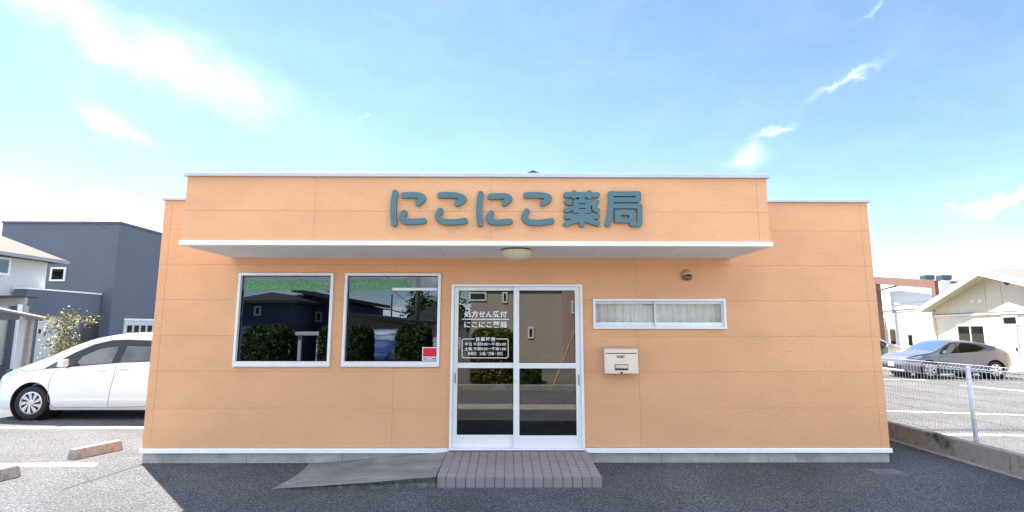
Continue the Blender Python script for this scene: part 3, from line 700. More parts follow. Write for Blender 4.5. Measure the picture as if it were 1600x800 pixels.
for q in ((.035,HF-.008),(.062,HF-.055),(-.003,HF-.075)): wm.tube([(q[0],-3.9,q[1]),(q[0],9.1,q[1])], .0036, 4)
wm.build('wire_mesh', M_FENCE, fence, kind='stuff')

# ------------------------------------------------------------------ cars
def pchip(pts, xs):
    X, Z = np.array(pts, float).T; return np.interp(xs, X, Z)
def smooth1(a, n=2):
    for _ in range(n): b = a.copy(); b[1:-1] = (a[:-2]+2*a[1:-1]+a[2:])/4; a = b
    return a
M_TYRE = mat('tyre_rubber', (.018,.018,.020), .85, var=.1); M_RIM = mat('alloy_rim', (.58,.59,.60), .3, .7, var=.03)
M_CARGLASS = glass_mat('car_glass', (.30,.36,.36), 1.7); M_DARKGLASS = glass_mat('privacy_glass', (.05,.06,.08), 1.7)
M_TRIM = mat('black_trim', (.014,.015,.02), .45); M_HEAD = mat('headlamp_lens', (.62,.63,.65), .08, .3, coat=.6); M_PLATE = mat('number_plate', (.82,.83,.82), .5)
M_TAIL = mat('tail_lamp_red', (.35,.01,.01), .15, coat=.6); M_SEAT = mat('car_seat', (.05,.05,.055), .9); M_GREYSEAM = mat('panel_gap', (.16,.17,.18), .8)
def car(root, spec, paint, spokes=9):
    """nose at local x=0 pointing -x, wheels on z=0; the flank at -y"""
    L_, W_ = spec['L'], spec['W']; xs = np.unique(np.concatenate([np.linspace(0, L_, 64), [.02, .05, .1, L_-.05, L_-.02]]))
    zt = smooth1(pchip(spec['top'], xs), 2); zb_ = pchip(spec['bot'], xs); hw_ = smooth1(pchip(spec['plan'], xs), 1); bel = pchip(spec['belt'], xs); tum = spec.get('tumble', .28)
    def belt_at(x): return float(np.interp(x, xs, bel))
    def hw(x, z):
        w = float(np.interp(x, xs, hw_)); b = float(np.interp(x, xs, zb_)); zs_ = min(belt_at(x), float(np.interp(x, xs, zt))-.03)
        if z <= zs_: return float(np.interp(z, [b, b+.06, b+.42*(zs_-b), b+.72*(zs_-b), zs_-.02, zs_], [.93*w, .975*w, w, .992*w, .968*w, .95*w]))
        return .95*w - tum*(z-zs_)
    rows = []
    for i, x in enumerate(xs):
        b, t = zb_[i], zt[i]; zs_ = min(bel[i], t-.03)
        zz = [b, b+.06, b+.42*(zs_-b), b+.72*(zs_-b), zs_-.02, zs_]
        sec = [(0, b), (hw(x, b)*.6, b)]+[(hw(x, z), z) for z in zz]
        ht = t-zs_
        for f in (.35, .7, .88): sec.append((hw(x, zs_+ht*f), zs_+ht*f))
        yt = .95*hw_[i]-tum*ht
        sec += [(yt-.012, t-.012 if ht > .1 else t-.004), (yt-.05, t), (yt*.6, t+.022), (0, t+.03)]
        rows.append([(x, -y, z) for y, z in sec])
    m = len(rows[0]); V = []; Fc = []; full = []
    for r0 in rows:
        full.append(r0 + [(p[0], -p[1], p[2]) for p in r0[-2:0:-1]])
    M2 = len(full[0])
    for r0 in full: V += r0
    ws = [i for i, x in enumerate(xs) if spec['ws'][0] <= x <= spec['ws'][1]]
    glassF = []
    for i in range(len(xs)-1):
        for k in range(M2):
            q = (i*M2+k, i*M2+(k+1) % M2, (i+1)*M2+(k+1) % M2, (i+1)*M2+k)
            Fc.append(q)
            if i in ws and i+1 in ws and m-3 <= k < m+1: glassF.append(q)
    Fc.append(tuple(range(M2))[::-1]); Fc.append(tuple((len(xs)-1)*M2+k for k in range(M2)))
    mb = MB(); mb.v = V; mb.f = Fc
    body = mb.build('body', paint, root, weld=True)
    # wheel arches cut out of the body
    cuts = []
    for wx in spec['wheels']:
        for s_ in (-1, 1):
            c = MB(); rr = spec['R']+.052; n = 40
            c.v = [(wx+rr*math.cos(2*math.pi*k/n), s_*(W_/2-.26), spec['R']+.015+rr*math.sin(2*math.pi*k/n)) for k in range(n)] + [(wx+rr*math.cos(2*math.pi*k/n), s_*(W_/2+.2), spec['R']+.015+rr*math.sin(2*math.pi*k/n)) for k in range(n)]
            c.f = [tuple(range(n)), tuple(range(n, 2*n))[::-1]]+[(k, (k+1) % n, n+(k+1) % n, n+k) for k in range(n)]
            co = c.build('cutter', paint, None, weld=True); cuts.append(co)
            md_ = body.modifiers.new('b', 'BOOLEAN'); md_.operation = 'DIFFERENCE'; md_.object = co; md_.solver = 'EXACT'
    par = body.parent; body.parent = None; bpy.context.view_layer.update()
    me = bpy.data.meshes.new_from_object(body.evaluated_get(bpy.context.evaluated_depsgraph_get()))
    body.modifiers.clear(); body.data = me; body.parent = par; me.materials.clear(); me.materials.append(paint); smooth_by_angle(body, 32)
    for co in cuts: bpy.data.objects.remove(co)
    # dark wheel wells
    for wx in spec['wheels']:
        for s_ in (-1, 1):
            MB().lathe([(spec['R']+.049, -.22), (spec['R']+.049, .20), (0, .20)] if s_ < 0 else [(spec['R']+.049, .22), (spec['R']+.049, -.20), (0, -.20)], 32, 'Y', (wx, s_*(W_/2-.225), spec['R']+.015)).build('wheel_well', M_BLACK, root)
    # windscreen and flank glass
    g_ = MB(); used = {}
    cen = np.array([L_/2, 0, .6])
    for f in glassF:
        idx = []
        for i in f:
            if i not in used:
                p = np.array(V[i]); p = p + np.array([-.006, 0, .008]); p[1] *= .985; used[i] = len(g_.v); g_.v.append(tuple(p))
            idx.append(used[i])
        g_.f.append(tuple(idx))
    g_.build('windscreen', spec.get('wsmat', M_CARGLASS), root, smooth=True)
    def flank(poly, off, name, m_, s_=-1, parent=root):
        pb = MB(); xsg = sorted({p[0] for p in poly}); bm = bmesh.new()
        vs_ = [bm.verts.new((x, 0, z)) for x, z in poly]; bm.faces.new(vs_)
        for k in range(3): bmesh.ops.subdivide_edges(bm, edges=[e for e in bm.edges if e.calc_length() > .16], cuts=1, use_grid_fill=True)
        bmesh.ops.triangulate(bm, faces=bm.faces)
        for v in bm.verts: v.co.y = s_*(hw(v.co.x, v.co.z)+off)
        me_ = bpy.data.meshes.new(name); bm.to_mesh(me_); bm.free(); me_.materials.append(m_); o = bpy.data.objects.new(name, me_); COL.objects.link(o); o.parent = parent; return o
    for s_ in (-1, 1):
        for (poly, nm, m_, off) in spec['panes']: flank(poly, off, nm, m_, s_)
        for line in spec['gaps']:
            q = []
            for (x0, z0), (x1, z1) in zip(line[:-1], line[1:]):
                for k in range(6): t = k/6; q.append((x0+(x1-x0)*t, z0+(z1-z0)*t))
            q.append(line[-1]); MB().tube([(x, s_*(hw(x, z)+.0002), z) for x, z in q], .0045, 5).build('panel_gap', M_GREYSEAM, root)
        for (x, z) in spec['handles']:
            y = hw(x, z); MB().box(x-.09, x+.09, s_*(y+.001) if s_ > 0 else -(y+.032), (y+.032) if s_ > 0 else -(y+.001), z-.014, z+.014).build('door_handle', paint, root, bevel=.009, seg=2)
        mx, mz = spec['mirror']; y = hw(mx, mz)
        mr = MB().hexa([(mx-.05, s_*(y+.06) if s_ > 0 else -(y+.20), mz-.01), (mx+.05, s_*(y+.06) if s_ > 0 else -(y+.20), mz-.01), (mx+.05, (y+.20) if s_ > 0 else -(y+.05), mz-.01), (mx-.07, (y+.20) if s_ > 0 else -(y+.05), mz-.01),
                        (mx-.04, (y+.07) if s_ > 0 else -(y+.19), mz+.12), (mx+.05, (y+.07) if s_ > 0 else -(y+.19), mz+.12), (mx+.05, (y+.19) if s_ > 0 else -(y+.06), mz+.12), (mx-.04, (y+.19) if s_ > 0 else -(y+.06), mz+.12)]).build('door_mirror', spec.get('mirmat', paint), root, bevel=.02, seg=3)
        MB().tube([(mx+.0, s_*(y-.02), mz-.03), (mx+.0, s_*(y+.12), mz+.03)], .022, 8).build('mirror_stalk', M_TRIM, root)
        for (poly, nm, m_, off) in spec.get('lamps', []): flank(poly, off, nm, m_, s_)
    if spec.get('cladding'):
        for s_ in (-1, 1): flank([(1.30,.225),(3.08,.225),(3.08,.36),(1.30,.36)], .012, 'sill_cladding', M_TRIM, s_)
    for (nm, x0, x1, hy, z0, z1, m_) in spec.get('front', []):
        MB().box(x0, x1, -hy, hy, z0, z1).build(nm, m_, root, bevel=.012, seg=2)
    for wx in spec['wheels']:
        for s_ in (-1, 1):
            w = empty('wheel', (wx, s_*(W_/2-.115), spec['R'])); w.parent = root
            Rr = spec['R']; rim = Rr*.665
            MB().lathe([(rim-.01, -.08), (Rr-.03, -.098), (Rr-.006, -.080), (Rr, -.05), (Rr, .05), (Rr-.006, .08), (Rr-.03, .098), (rim-.01, .08), (rim-.01, -.08)], 40, 'Y').build('tyre', M_TYRE, w, smooth=True)
            rm = MB().lathe([(rim, s_*.088), (rim-.02, s_*.092), (rim-.028, s_*.060)], 40, 'Y').lathe([(.055, s_*.088), (.045, s_*.098), (0, s_*.100)], 20, 'Y')
            for k in range(spokes):
                a = 2*math.pi*k/spokes
                def pol(r, t, y): return (r*math.cos(t), s_*y, r*math.sin(t))
                w0, w1, tw_ = .30, .19, .42
                rm.hexa([pol(.04, a-w0, .064), pol(.04, a+w0, .064), pol(rim-.012, a+tw_+w1, .064), pol(rim-.012, a+tw_-w1, .064), pol(.04, a-w0, .090), pol(.04, a+w0, .090), pol(rim-.012, a+tw_+w1, .086), pol(rim-.012, a+tw_-w1, .086)])
            rm.build('rim', M_RIM, w)
            MB().lathe([(0, s_*.035), (rim-.012, s_*.04)], 30, 'Y').build('brake_disc', M_DARKMET, w)
    return root

HATCH = dict(L=4.0, W=1.695, R=.292, wheels=(.80, 3.33), ws=(.98, 1.92),
    top=[(0,.50),(.03,.62),(.09,.70),(.22,.80),(.45,.90),(.70,.985),(.95,1.08),(1.3,1.26),(1.65,1.395),(2.0,1.465),(2.4,1.49),(2.9,1.475),(3.3,1.42),(3.6,1.33),(3.85,1.08),(3.97,.95),(4.0,.8)],
    bot=[(0,.24),(.15,.18),(.5,.17),(3.5,.17),(3.9,.25),(4.0,.4)], plan=[(0,.55),(.06,.68),(.2,.775),(.45,.825),(.8,.845),(2,.8475),(3.2,.84),(3.7,.80),(4,.70)],
    belt=[(0,.70),(.6,.80),(1.0,.865),(1.6,.93),(2.4,.985),(3.3,1.03),(4,1.05)], tumble=.30,
    panes=[([(.98,.885),(1.40,.915),(1.33,1.06),(1.22,1.0)], 'quarter_window', M_CARGLASS, .006),
           ([(1.47,.93),(2.12,.985),(2.16,1.26),(1.97,1.25),(1.76,1.19),(1.56,1.08)], 'side_window', M_CARGLASS, .006),
           ([(2.27,.995),(3.0,1.03),(3.1,1.20),(2.95,1.26),(2.31,1.27)], 'side_window', M_CARGLASS, .006),
           ([(.93,.872),(1.46,.915),(2.13,.972),(2.29,.985),(3.2,1.02),(3.35,1.20),(3.0,1.36),(2.3,1.385),(2.0,1.375),(1.7,1.30),(1.4,1.16),(1.15,1.01)], 'window_surround', M_TRIM, .0035)],
    gaps=[[(1.20,.22),(1.10,.34),(1.09,.62),(1.13,.80),(1.2,.885)], [(2.14,.22),(2.16,.45),(2.2,.7),(2.22,.985)], [(1.20,.22),(2.14,.22),(3.0,.24)], [(.42,.88),(.60,.83),(.95,.865)]],
    handles=[(1.98,.86),(2.36,.885)], mirror=(1.36,.93), mirmat=None,
    lamps=[([(.10,.60),(.28,.66),(.46,.80),(.44,.85),(.26,.79),(.12,.68)], 'headlight', M_HEAD, .004)],
    front=[('bumper', -.02, .10, .52, .22, .44, M_TRIM), ('number_plate', -.035, -.02, .165, .46, .62, M_PLATE)])
M_WHITEPAINT = mat('white_car_paint', (.80,.81,.82), .25, var=.01, coat=.8)
HATCH['mirmat'] = M_WHITEPAINT
fit = empty('white_hatchback', (-9.09, 2.83+.85, .001), 0, 'white compact hatchback parked beside the left wall of the shop', 'car')
car(fit, HATCH, M_WHITEPAINT)
for (x, y) in ((1.9, -.36), (1.9, .36), (2.75, -.36), (2.75, .36)):
    MB().hexa([(x-.06,y-.23,.5),(x+.08,y-.23,.5),(x+.08,y+.23,.5),(x-.06,y+.23,.5),(x+.05,y-.19,1.12),(x+.14,y-.19,1.12),(x+.14,y+.19,1.12),(x+.05,y+.19,1.12)]).build('seat', M_SEAT, fit, bevel=.03, seg=2)

SUVS = dict(L=4.36, W=1.795, R=.345, wheels=(.88, 3.52), ws=(1.15, 2.0),
    top=[(0,.62),(.04,.74),(.12,.84),(.35,.93),(.7,.985),(1.1,1.05),(1.4,1.23),(1.75,1.42),(2.05,1.50),(2.45,1.515),(2.9,1.475),(3.4,1.37),(3.85,1.21),(4.05,1.13),(4.12,1.10),(4.3,.96),(4.36,.85)],
    bot=[(0,.30),(.2,.22),(.6,.21),(3.7,.22),(4.1,.32),(4.36,.48)], plan=[(0,.60),(.08,.74),(.25,.83),(.6,.88),(.9,.8975),(1.5,.88),(2.6,.875),(3.2,.895),(3.6,.8975),(4.1,.83),(4.36,.72)],
    belt=[(0,.78),(.7,.90),(1.2,.97),(2.2,1.02),(3.0,1.08),(3.6,1.16),(4.36,1.0)], tumble=.42,
    panes=[([(1.42,.99),(2.1,1.025),(2.12,1.40),(1.95,1.38),(1.65,1.22)], 'side_window', M_DARKGLASS, .006),
           ([(2.16,1.03),(2.85,1.085),(3.15,1.20),(3.02,1.30),(2.7,1.39),(2.18,1.41)], 'side_window', M_DARKGLASS, .006),
           ([(1.30,.97),(2.13,1.01),(2.9,1.068),(3.28,1.2),(3.05,1.335),(2.7,1.42),(2.15,1.44),(1.92,1.42),(1.6,1.25)], 'window_surround', M_TRIM, .0025)],
    gaps=[[(1.35,.30),(1.28,.6),(1.33,.93)], [(2.15,.3),(2.2,.6),(2.16,1.0)], [(2.95,.45),(3.1,.8),(3.2,1.14)], [(1.35,.30),(2.9,.32)]],
    handles=[(1.95,.86)], mirror=(1.50,1.00),
    lamps=[([(.10,.70),(.30,.74),(.62,.86),(.60,.90),(.30,.84),(.10,.79)], 'headlight', M_HEAD, .005), ([(4.0,.92),(4.22,.86),(4.24,.95),(4.05,1.02)], 'tail_lamp', M_TAIL, .005)],
    cladding=True,
    front=[('lower_grille', -.012, .2, .55, .36, .52, M_TRIM), ('bumper_lip', -.03, .2, .62, .27, .34, M_PLATE), ('number_plate', -.04, -.013, .165, .45, .62, M_PLATE)])
M_SILVER = mat('silver_grey_paint', (.105,.115,.15), .32, .15, var=.02, coat=.7)
suv = empty('silver_crossover', (16.9-.88, 14.35+.9, lot_z(15)+.001), 0, 'silver grey coupe-roofed crossover parked beyond the mesh fence', 'car')
car(suv, SUVS, M_SILVER, spokes=7)
MB().box(3.62, 4.20, -.52, .52, 1.255, 1.275).build('roof_spoiler', M_TRIM, suv, bevel=.008)
M_BLKPAINT = mat('black_car_paint', (.012,.013,.015), .25, var=.01, coat=.8); M_BLUEPAINT = mat('blue_car_paint', (.02,.06,.22), .25, var=.01, coat=.8); M_GREYPAINT = mat('pale_grey_paint', (.5,.52,.53), .3, .3, coat=.6)
def repaint(src, loc, rz_, paint, old, name, label):
    r0 = copy_tree(src); r0.name = name; r0.location = loc; r0.rotation_euler = (0, 0, rz_); r0['label'] = label
    for ch in r0.children:
        if ch.type == 'MESH' and ch.data.materials and ch.data.materials[0] == old:
            ch.data = ch.data.copy(); ch.data.materials[0] = paint
    return r0
p = at(1387, 548, 20.0); repaint(fit, (p[0]-4.0, 20.6, -.419), R(0), M_BLKPAINT, M_WHITEPAINT, 'black_hatchback', 'black hatchback parked before the white building, mostly hidden by the shop')
p = at(1418, 548, 24.0); repaint(fit, (p[0], 24.6, -.419), R(180), M_GREYPAINT, M_WHITEPAINT, 'pale_grey_hatchback', 'pale grey hatchback parked behind the silver crossover')

# ------------------------------------------------------------------ houses on the left
M_GREYW = mat('dark_grey_render', (.125,.145,.18), .85, var=.05, vscale=.6, bump=.1, bscale=40)
M_WHITEW = mat('off_white_render', (.62,.63,.60), .85, var=.05, vscale=.7)
M_SLATE = mat('grey_roof_slate', (.055,.052,.05), .8, var=.12, vscale=3, bump=.3, bscale=10)
M_GLASSD = glass_mat('dark_house_glass', (.10,.11,.12), 1.9)
M_GARAGE = mat('white_garage_panel', (.62,.64,.64), .5, var=.03)
def win(parent, o, rect, y, m_frame=M_WHITEAL, fw_=.06, mull=0, proud=.04, glass=M_GLASSD):
    """window on a wall that faces local -y at local y; rect in local x,z"""
    x0, x1, z0, z1 = rect; f = MB().plate(x0, x1, z0, z1, y-proud, proud+.002, [(x0+fw_, x1-fw_, z0+fw_, z1-fw_)]).build('window', m_frame, parent)
    MB().box(x0+fw_, x1-fw_, y-.012, y-.004, z0+fw_, z1-fw_).build('glass_pane', glass, f)
    MB().box(x0+fw_, x1-fw_, y-.002, y-.0005, z0+fw_, z1-fw_).build('blind', M_BLACK, f)
    for k in range(mull):
        xm_ = x0+(x1-x0)*(k+1)/(mull+1); MB().box(xm_-.03, xm_+.03, y-proud*.9, y-.013, z0+fw_, z1-fw_).build('mullion', m_frame, f)
    return f
GY = 20.0
gx0, gx1, gz = at(5, 346, GY)[0], at(188, 346, GY)[0], at(188, 346, GY)[2]
gh = empty('grey_house', ((gx0+gx1)/2, GY, 0), 0, 'large dark grey flat roofed house behind the white hatchback', 'house')
hx = (gx1-gx0)/2
MB().box(-hx, hx, 0, 12, -.1, gz-.12).build('wall', M_GREYW, gh)
MB().box(-hx-.05, hx+.05, -.05, 12.05, gz-.12, gz).build('roof', mat('charcoal_metal', (.09,.10,.12), .5), gh, bevel=.01)
a, b = at(80, 417.5, GY), at(101.5, 439.5, GY); win(gh, None, (a[0]-gh.location.x, b[0]-gh.location.x, b[2], a[2]), 0, fw_=.09)
# garage door on the flank that faces the shop
def flankpt(u, v): return on_plane(u, v, (gx1, 0, 0), (1, 0, 0))
a, b = flankpt(193.5, 500.5), flankpt(240, 503)
gd = MB().box(hx+.001, hx+.05, a[1]-GY, a[1]-GY+4.4, 0, a[2]).build('garage_door', M_GARAGE, gh)
ztop = a[2]
for k in range(8): MB().box(hx+.052, hx+.060, a[1]-GY+.22+.52*k, a[1]-GY+.58+.52*k, ztop-.62, ztop-.26).build('garage_pane', M_GLASSD, gd)
for k in range(1, 4): MB().box(hx+.0505, hx+.054, a[1]-GY, a[1]-GY+4.4, ztop-.75-.42*k, ztop-.735-.42*k).build('panel_joint', M_GREYSEAM, gd)
MB().box(hx+.05, hx+.09, a[1]-GY-.08, a[1]-GY+4.48, ztop, ztop+.10).build('garage_lintel', M_WHITEAL, gh)
# low wing in front, its long side towards the shop
wx = at(160, 461.5, GY)[0]; n0 = on_plane(43, 449, (wx, 0, 0), (1, 0, 0))
wz = n0[2]
wg = empty('grey_wing_wall', (wx-.28, n0[1], 0), 0, 'lower dark grey wing with pale coping in front of the large grey house', 'wall')
wl = GY-.07-n0[1]
MB().box(-.27, .28, 0, wl, -.1, wz-.07).build('wall', M_GREYW, wg); MB().box(-.30, .31, -.03, wl, wz-.07, wz).build('coping', M_WHITEAL, wg)
def wingpt(u, v): return on_plane(u, v, (wx, 0, 0), (1, 0, 0))
a, b = wingpt(60, 495), wingpt(91, 566); MB().box(.281, .31, a[1]-n0[1], b[1]-n0[1], -.05, a[2]).build('white_panel', M_WHITEW, wg)
for (q0, q1) in (((57, 513), (63, 523)), ((59, 497), (65, 503))):
    a, b = wingpt(*q0), wingpt(*q1); f = MB().box(.311, .33, a[1]-n0[1], b[1]-n0[1], b[2], a[2]).build('window', M_WHITEAL, wg); MB().box(.331, .335, a[1]-n0[1]+.04, b[1]-n0[1]-.04, b[2]+.04, a[2]-.04).build('glass_pane', M_GLASSD, f)
a, b = wingpt(128, 494), wingpt(158, 560); MB().box(.281, .284, a[1]-n0[1], b[1]-n0[1], 0, a[2]).build('porch_shade', M_DARKMET, wg)  # dark sheet on the wall, painting in the shade of the porch recess
# white house, far left
wf = -21.3; we = at(75, 410, 17.5)
wh = empty('white_house', (wf-4, 11, 0), 0, 'white rendered house with grey hipped roof next to the grey house', 'house')
hz = 4.55
MB().box(-4, 4, -8, 6.5, -.1, hz).build('wall', M_WHITEW, wh)
def hip(parent, x0, x1, y0, y1, z, rise, inset, m_, name='roof', t=.12):
    xm_ = (x0+x1)/2; v = [(x0,y0,z),(x1,y0,z),(x1,y1,z),(x0,y1,z),(xm_,y0+inset,z+rise),(xm_,y1-inset,z+rise)]
    v += [(p[0],p[1],p[2]-t) for p in v[:4]]
    return MB().add(v, [(0,1,4),(1,2,5,4),(2,3,5),(3,0,4,5),(6,7,1,0),(7,8,2,1),(8,9,3,2),(9,6,0,3),(9,8,7,6)]).build(name, m_, parent)
hip(wh, -4.5, 4.5, -8.5, 7.0, hz+.13, 2.45, 4.2, M_SLATE)
MB().box(4.502, 4.60, -8.5, 7.0, hz-.02, hz+.10).build('gutter', mat('grey_gutter', (.33,.34,.35), .5), wh)
a, b = on_plane(-15, 401, (wf, 0, 0), (1, 0, 0)), on_plane(13, 431, (wf, 0, 0), (1, 0, 0))
f = MB().box(4.001, 4.05, a[1]-11, b[1]-11, b[2], a[2]+.05).build('window', M_WHITEAL, wh); MB().box(4.051, 4.056, a[1]-11+.1, b[1]-11-.1, b[2]+.1, a[2]-.05).build('glass_pane', M_GLASSD, f)
# carport and pergola
M_BEIGEAL = mat('beige_aluminium', (.40,.36,.32), .5); M_PCARB = mat('smoked_sheet', (.34,.32,.36), .4)
A, B, C_ = at(75, 496.5, 11), at(0, 481.5, 8.6), at(0, 498, 14.0)
cp = empty('carport', (A[0], 10.6, 0), 0, 'beige carport roof on slim posts beside the white hatchback', 'carport')
o_ = np.array(cp.location); D_ = B + (C_-A)*1.0; left = (B-A)*1.2
ring = [A, A+(C_-A)*.9, A+(C_-A)*.9+left*1.6, A+left*1.6]
up_ = np.array([0, 0, .055])
cps = MB().hexa([tuple(q-o_-up_) for q in ring]+[tuple(q-o_) for q in ring]); cps.build('roof', M_PCARB, cp, weld=True)
for t in (0.0, 1.0):
    q0, q1 = ring[0]+(ring[1]-ring[0])*t-o_-up_*.5, ring[3]+(ring[2]-ring[3])*t-o_-up_*.5
    MB().tube([tuple(q0), tuple(q1)], .045, 4).build('edge_beam', M_BEIGEAL, cp)
for (u, mm) in ((28, M_WHITEAL), (41.5, M_BEIGEAL)):
    p = at(u, 560, 10.6)-o_; MB().box(p[0]-.06, p[0]+.06, -.06, .06, 0, 1.95).build('post', mm, cp)
pg = empty('pergola', (at(20, 470, 14)[0], 14, 0), 0, 'pale pergola beam with white downpipe behind the carport', 'pergola')
a, b = at(-60, 465, 14), at(40, 478, 14); px = pg.location.x
MB().box(a[0]-px, b[0]-px, -.06, .06, b[2], a[2]).build('beam', M_BEIGEAL, pg); MB().box(b[0]-px-.12, b[0]-px-.03, -.2, -.07, 0, b[2]+.05).build('downpipe', M_WHITEAL, pg)
MB().box(a[0]-px, b[0]-px, -.5, .5, a[2]+.002, a[2]+.06).build('roof', M_SLATE, pg)
MB().box(b[0]-px-.02, b[0]-px+.1, -.05, .05, 0, b[2]).build('post', M_BEIGEAL, pg)

# ------------------------------------------------------------------ plants
def leaf_mesh(pts, size, rng_, flat=.0, shape=1.7):
    mb = MB(); n = len(pts)
    for p in pts:
        d = Vector((rng_.gauss(0,1), rng_.gauss(0,1), rng_.gauss(0,1)*(1-flat))).normalized(); e = d.orthogonal().normalized()
        e = (Matrix.Rotation(rng_.uniform(0, 6.28), 3, d) @ e); f = d.cross(e); s = size*rng_.uniform(.6, 1.4); q = Vector(p)
        k = len(mb.v); mb.v += [tuple(q-e*s*.5*shape), tuple(q+f*s*.45+d*s*.12), tuple(q+e*s*.5*shape), tuple(q-f*s*.45+d*s*.12)]; mb.f.append((k, k+1, k+2, k+3))
    return mb
M_BARK = mat('grey_bark', (.13,.11,.09), .9, var=.25, vscale=12)
M_BLOSSOM = leaf_mat('cream_blossom', (.50,.44,.28)); M_OLIVE = leaf_mat('olive_leaf', (.17,.17,.06)); M_HEDGE = leaf_mat('hedge_leaf', (.045,.075,.025)); M_HEDGE2 = leaf_mat('olive_hedge_leaf', (.13,.12,.035)); M_DKLEAF = leaf_mat('dark_tree_leaf', (.04,.07,.03))
rg = random.Random(11)
tb = at(122, 540, 8.4)
tree = empty('blossoming_shrub', (tb[0], 8.4, 0), 0, 'small multi-stemmed tree with cream blossom behind the white hatchback', 'tree')
tips = []; trunk = MB()
for k in range(7):
    a = rg.uniform(0, 6.28); x, y, z = .05*math.cos(a), .05*math.sin(a), 0; pts = [(x, y, z)]; ln = rg.uniform(1.45, 1.85); sp = rg.uniform(.2, .62)
    for s_ in range(1, 7):
        t = s_/6; pts.append((math.cos(a)*sp*t**1.5+rg.uniform(-.03,.03), math.sin(a)*sp*t**1.5+rg.uniform(-.03,.03), ln*t))
    trunk.tube(pts, [.026*(1-.75*i/6) for i in range(7)], 6)
    for j in range(5):
        i0 = rg.randint(3, 6); b0 = Vector(pts[i0]); e = b0+Vector((math.cos(a)*rg.uniform(.05,.4)+rg.uniform(-.25,.25), math.sin(a)*rg.uniform(.05,.4)+rg.uniform(-.25,.25), rg.uniform(.05,.30)))
        trunk.tube([b0, (b0+e)/2+Vector((0,0,.03)), e], [.010, .007, .004], 5); tips += [e, (b0+e*2)/3]
trunk.build('trunk', M_BARK, tree, kind='stuff')
for m_, n, sz in ((M_BLOSSOM, 520, .045), (M_OLIVE, 620, .055)):
    pts = [rg.choice(tips)+Vector((rg.gauss(0,.11), rg.gauss(0,.11), rg.gauss(-.02,.075))) for _ in range(n)]
    leaf_mesh(pts, sz, rg).build('crown', m_, tree, kind='stuff')

# ------------------------------------------------------------------ buildings on the right, turned 19 degrees
PHI = R(19); TD = np.array([math.sin(PHI), math.cos(PHI), 0]); TN = np.array([-math.cos(PHI), math.sin(PHI), 0])
GZ = -.40
M_CREAM = mat('cream_siding', (.66,.57,.44), .8, var=.05, vscale=1.2, bump=.2, bscale=25, fine=.06, fscale=40)
M_WHITEB = mat('white_wall_panel', (.74,.73,.70), .7, var=.03)
M_BROWN = mat('brown_steel', (.14,.065,.04), .55, var=.08); M_GREENSOF = mat('pale_green_soffit', (.53,.53,.36), .7, var=.04); M_RIDGE = mat('brown_grey_roof', (.16,.14,.13), .6)
M_BLUEDOOR = mat('pale_blue_door', (.55,.68,.72), .5)
class LB:                                        # local frame: x along the wall (away), y towards the viewer side
    def __init__(s, root, O): s.root = root; s.O = np.array(O)
    def loc(s, u, v, y=0.0):
        p = on_plane(u, v, s.O + TN*y, TN) - s.O; return float(p @ TD), float(p[2])
def turned(name, O, label, cat):
    r0 = empty(name, tuple(O), math.pi/2-PHI, label, cat); return r0, LB(r0, O)
def front_win(parent, x0, x1, z0, z1, y, mull=0, fw_=.05, glass=M_GLASSD, curtain=False):
    f = MB().add([], []); b_ = MB()
    x0, x1 = min(x0, x1), max(x0, x1); fr = MB()
    for (a, b, c, d) in ((x0,x1,z0,z0+fw_),(x0,x1,z1-fw_,z1),(x0,x0+fw_,z0+fw_,z1-fw_),(x1-fw_,x1,z0+fw_,z1-fw_)): fr.box(a, b, y, y+.05, c, d)
    for k in range(mull): xm_ = x0+(x1-x0)*(k+1)/(mull+1); fr.box(xm_-.03, xm_+.03, y, y+.045, z0+fw_, z1-fw_)
    w = fr.build('window', M_WHITEAL, parent, weld=True)
    MB().box(x0+fw_, x1-fw_, y+.012, y+.02, z0+fw_, z1-fw_).build('glass_pane', glass, w); MB().box(x0+fw_, x1-fw_, y+.001, y+.003, z0+fw_, z1-fw_).build('blind', M_CURTAIN if curtain else M_BLACK, w)
    return w
O1 = np.array(at(1595, 540, 16.5)); O1[2] = GZ
gab, lg = turned('cream_gable_house', O1, 'single storey cream house with wide gable and pale green soffit', 'house')
xa, za = lg.loc(1560, 424); s_ = .223; xl = lg.loc(1467, 540)[0]; xr = 2*xa-xl; ov = .75
def roofz(x): return za - s_*abs(x-xa)
hl = roofz(xl)
MB().add([(xl,0,0),(xr,0,0),(xr,0,roofz(xr)),(xa,0,za),(xl,0,roofz(xl)),(xl,-9,0),(xr,-9,0),(xr,-9,roofz(xr)),(xa,-9,za),(xl,-9,roofz(xl))],
         [(0,1,2,3,4),(9,8,7,6,5),(0,4,9,5),(1,6,7,2),(3,8,9,4),(2,7,8,3),(0,5,6,1)]).build('wall', M_CREAM, gab, weld=True)
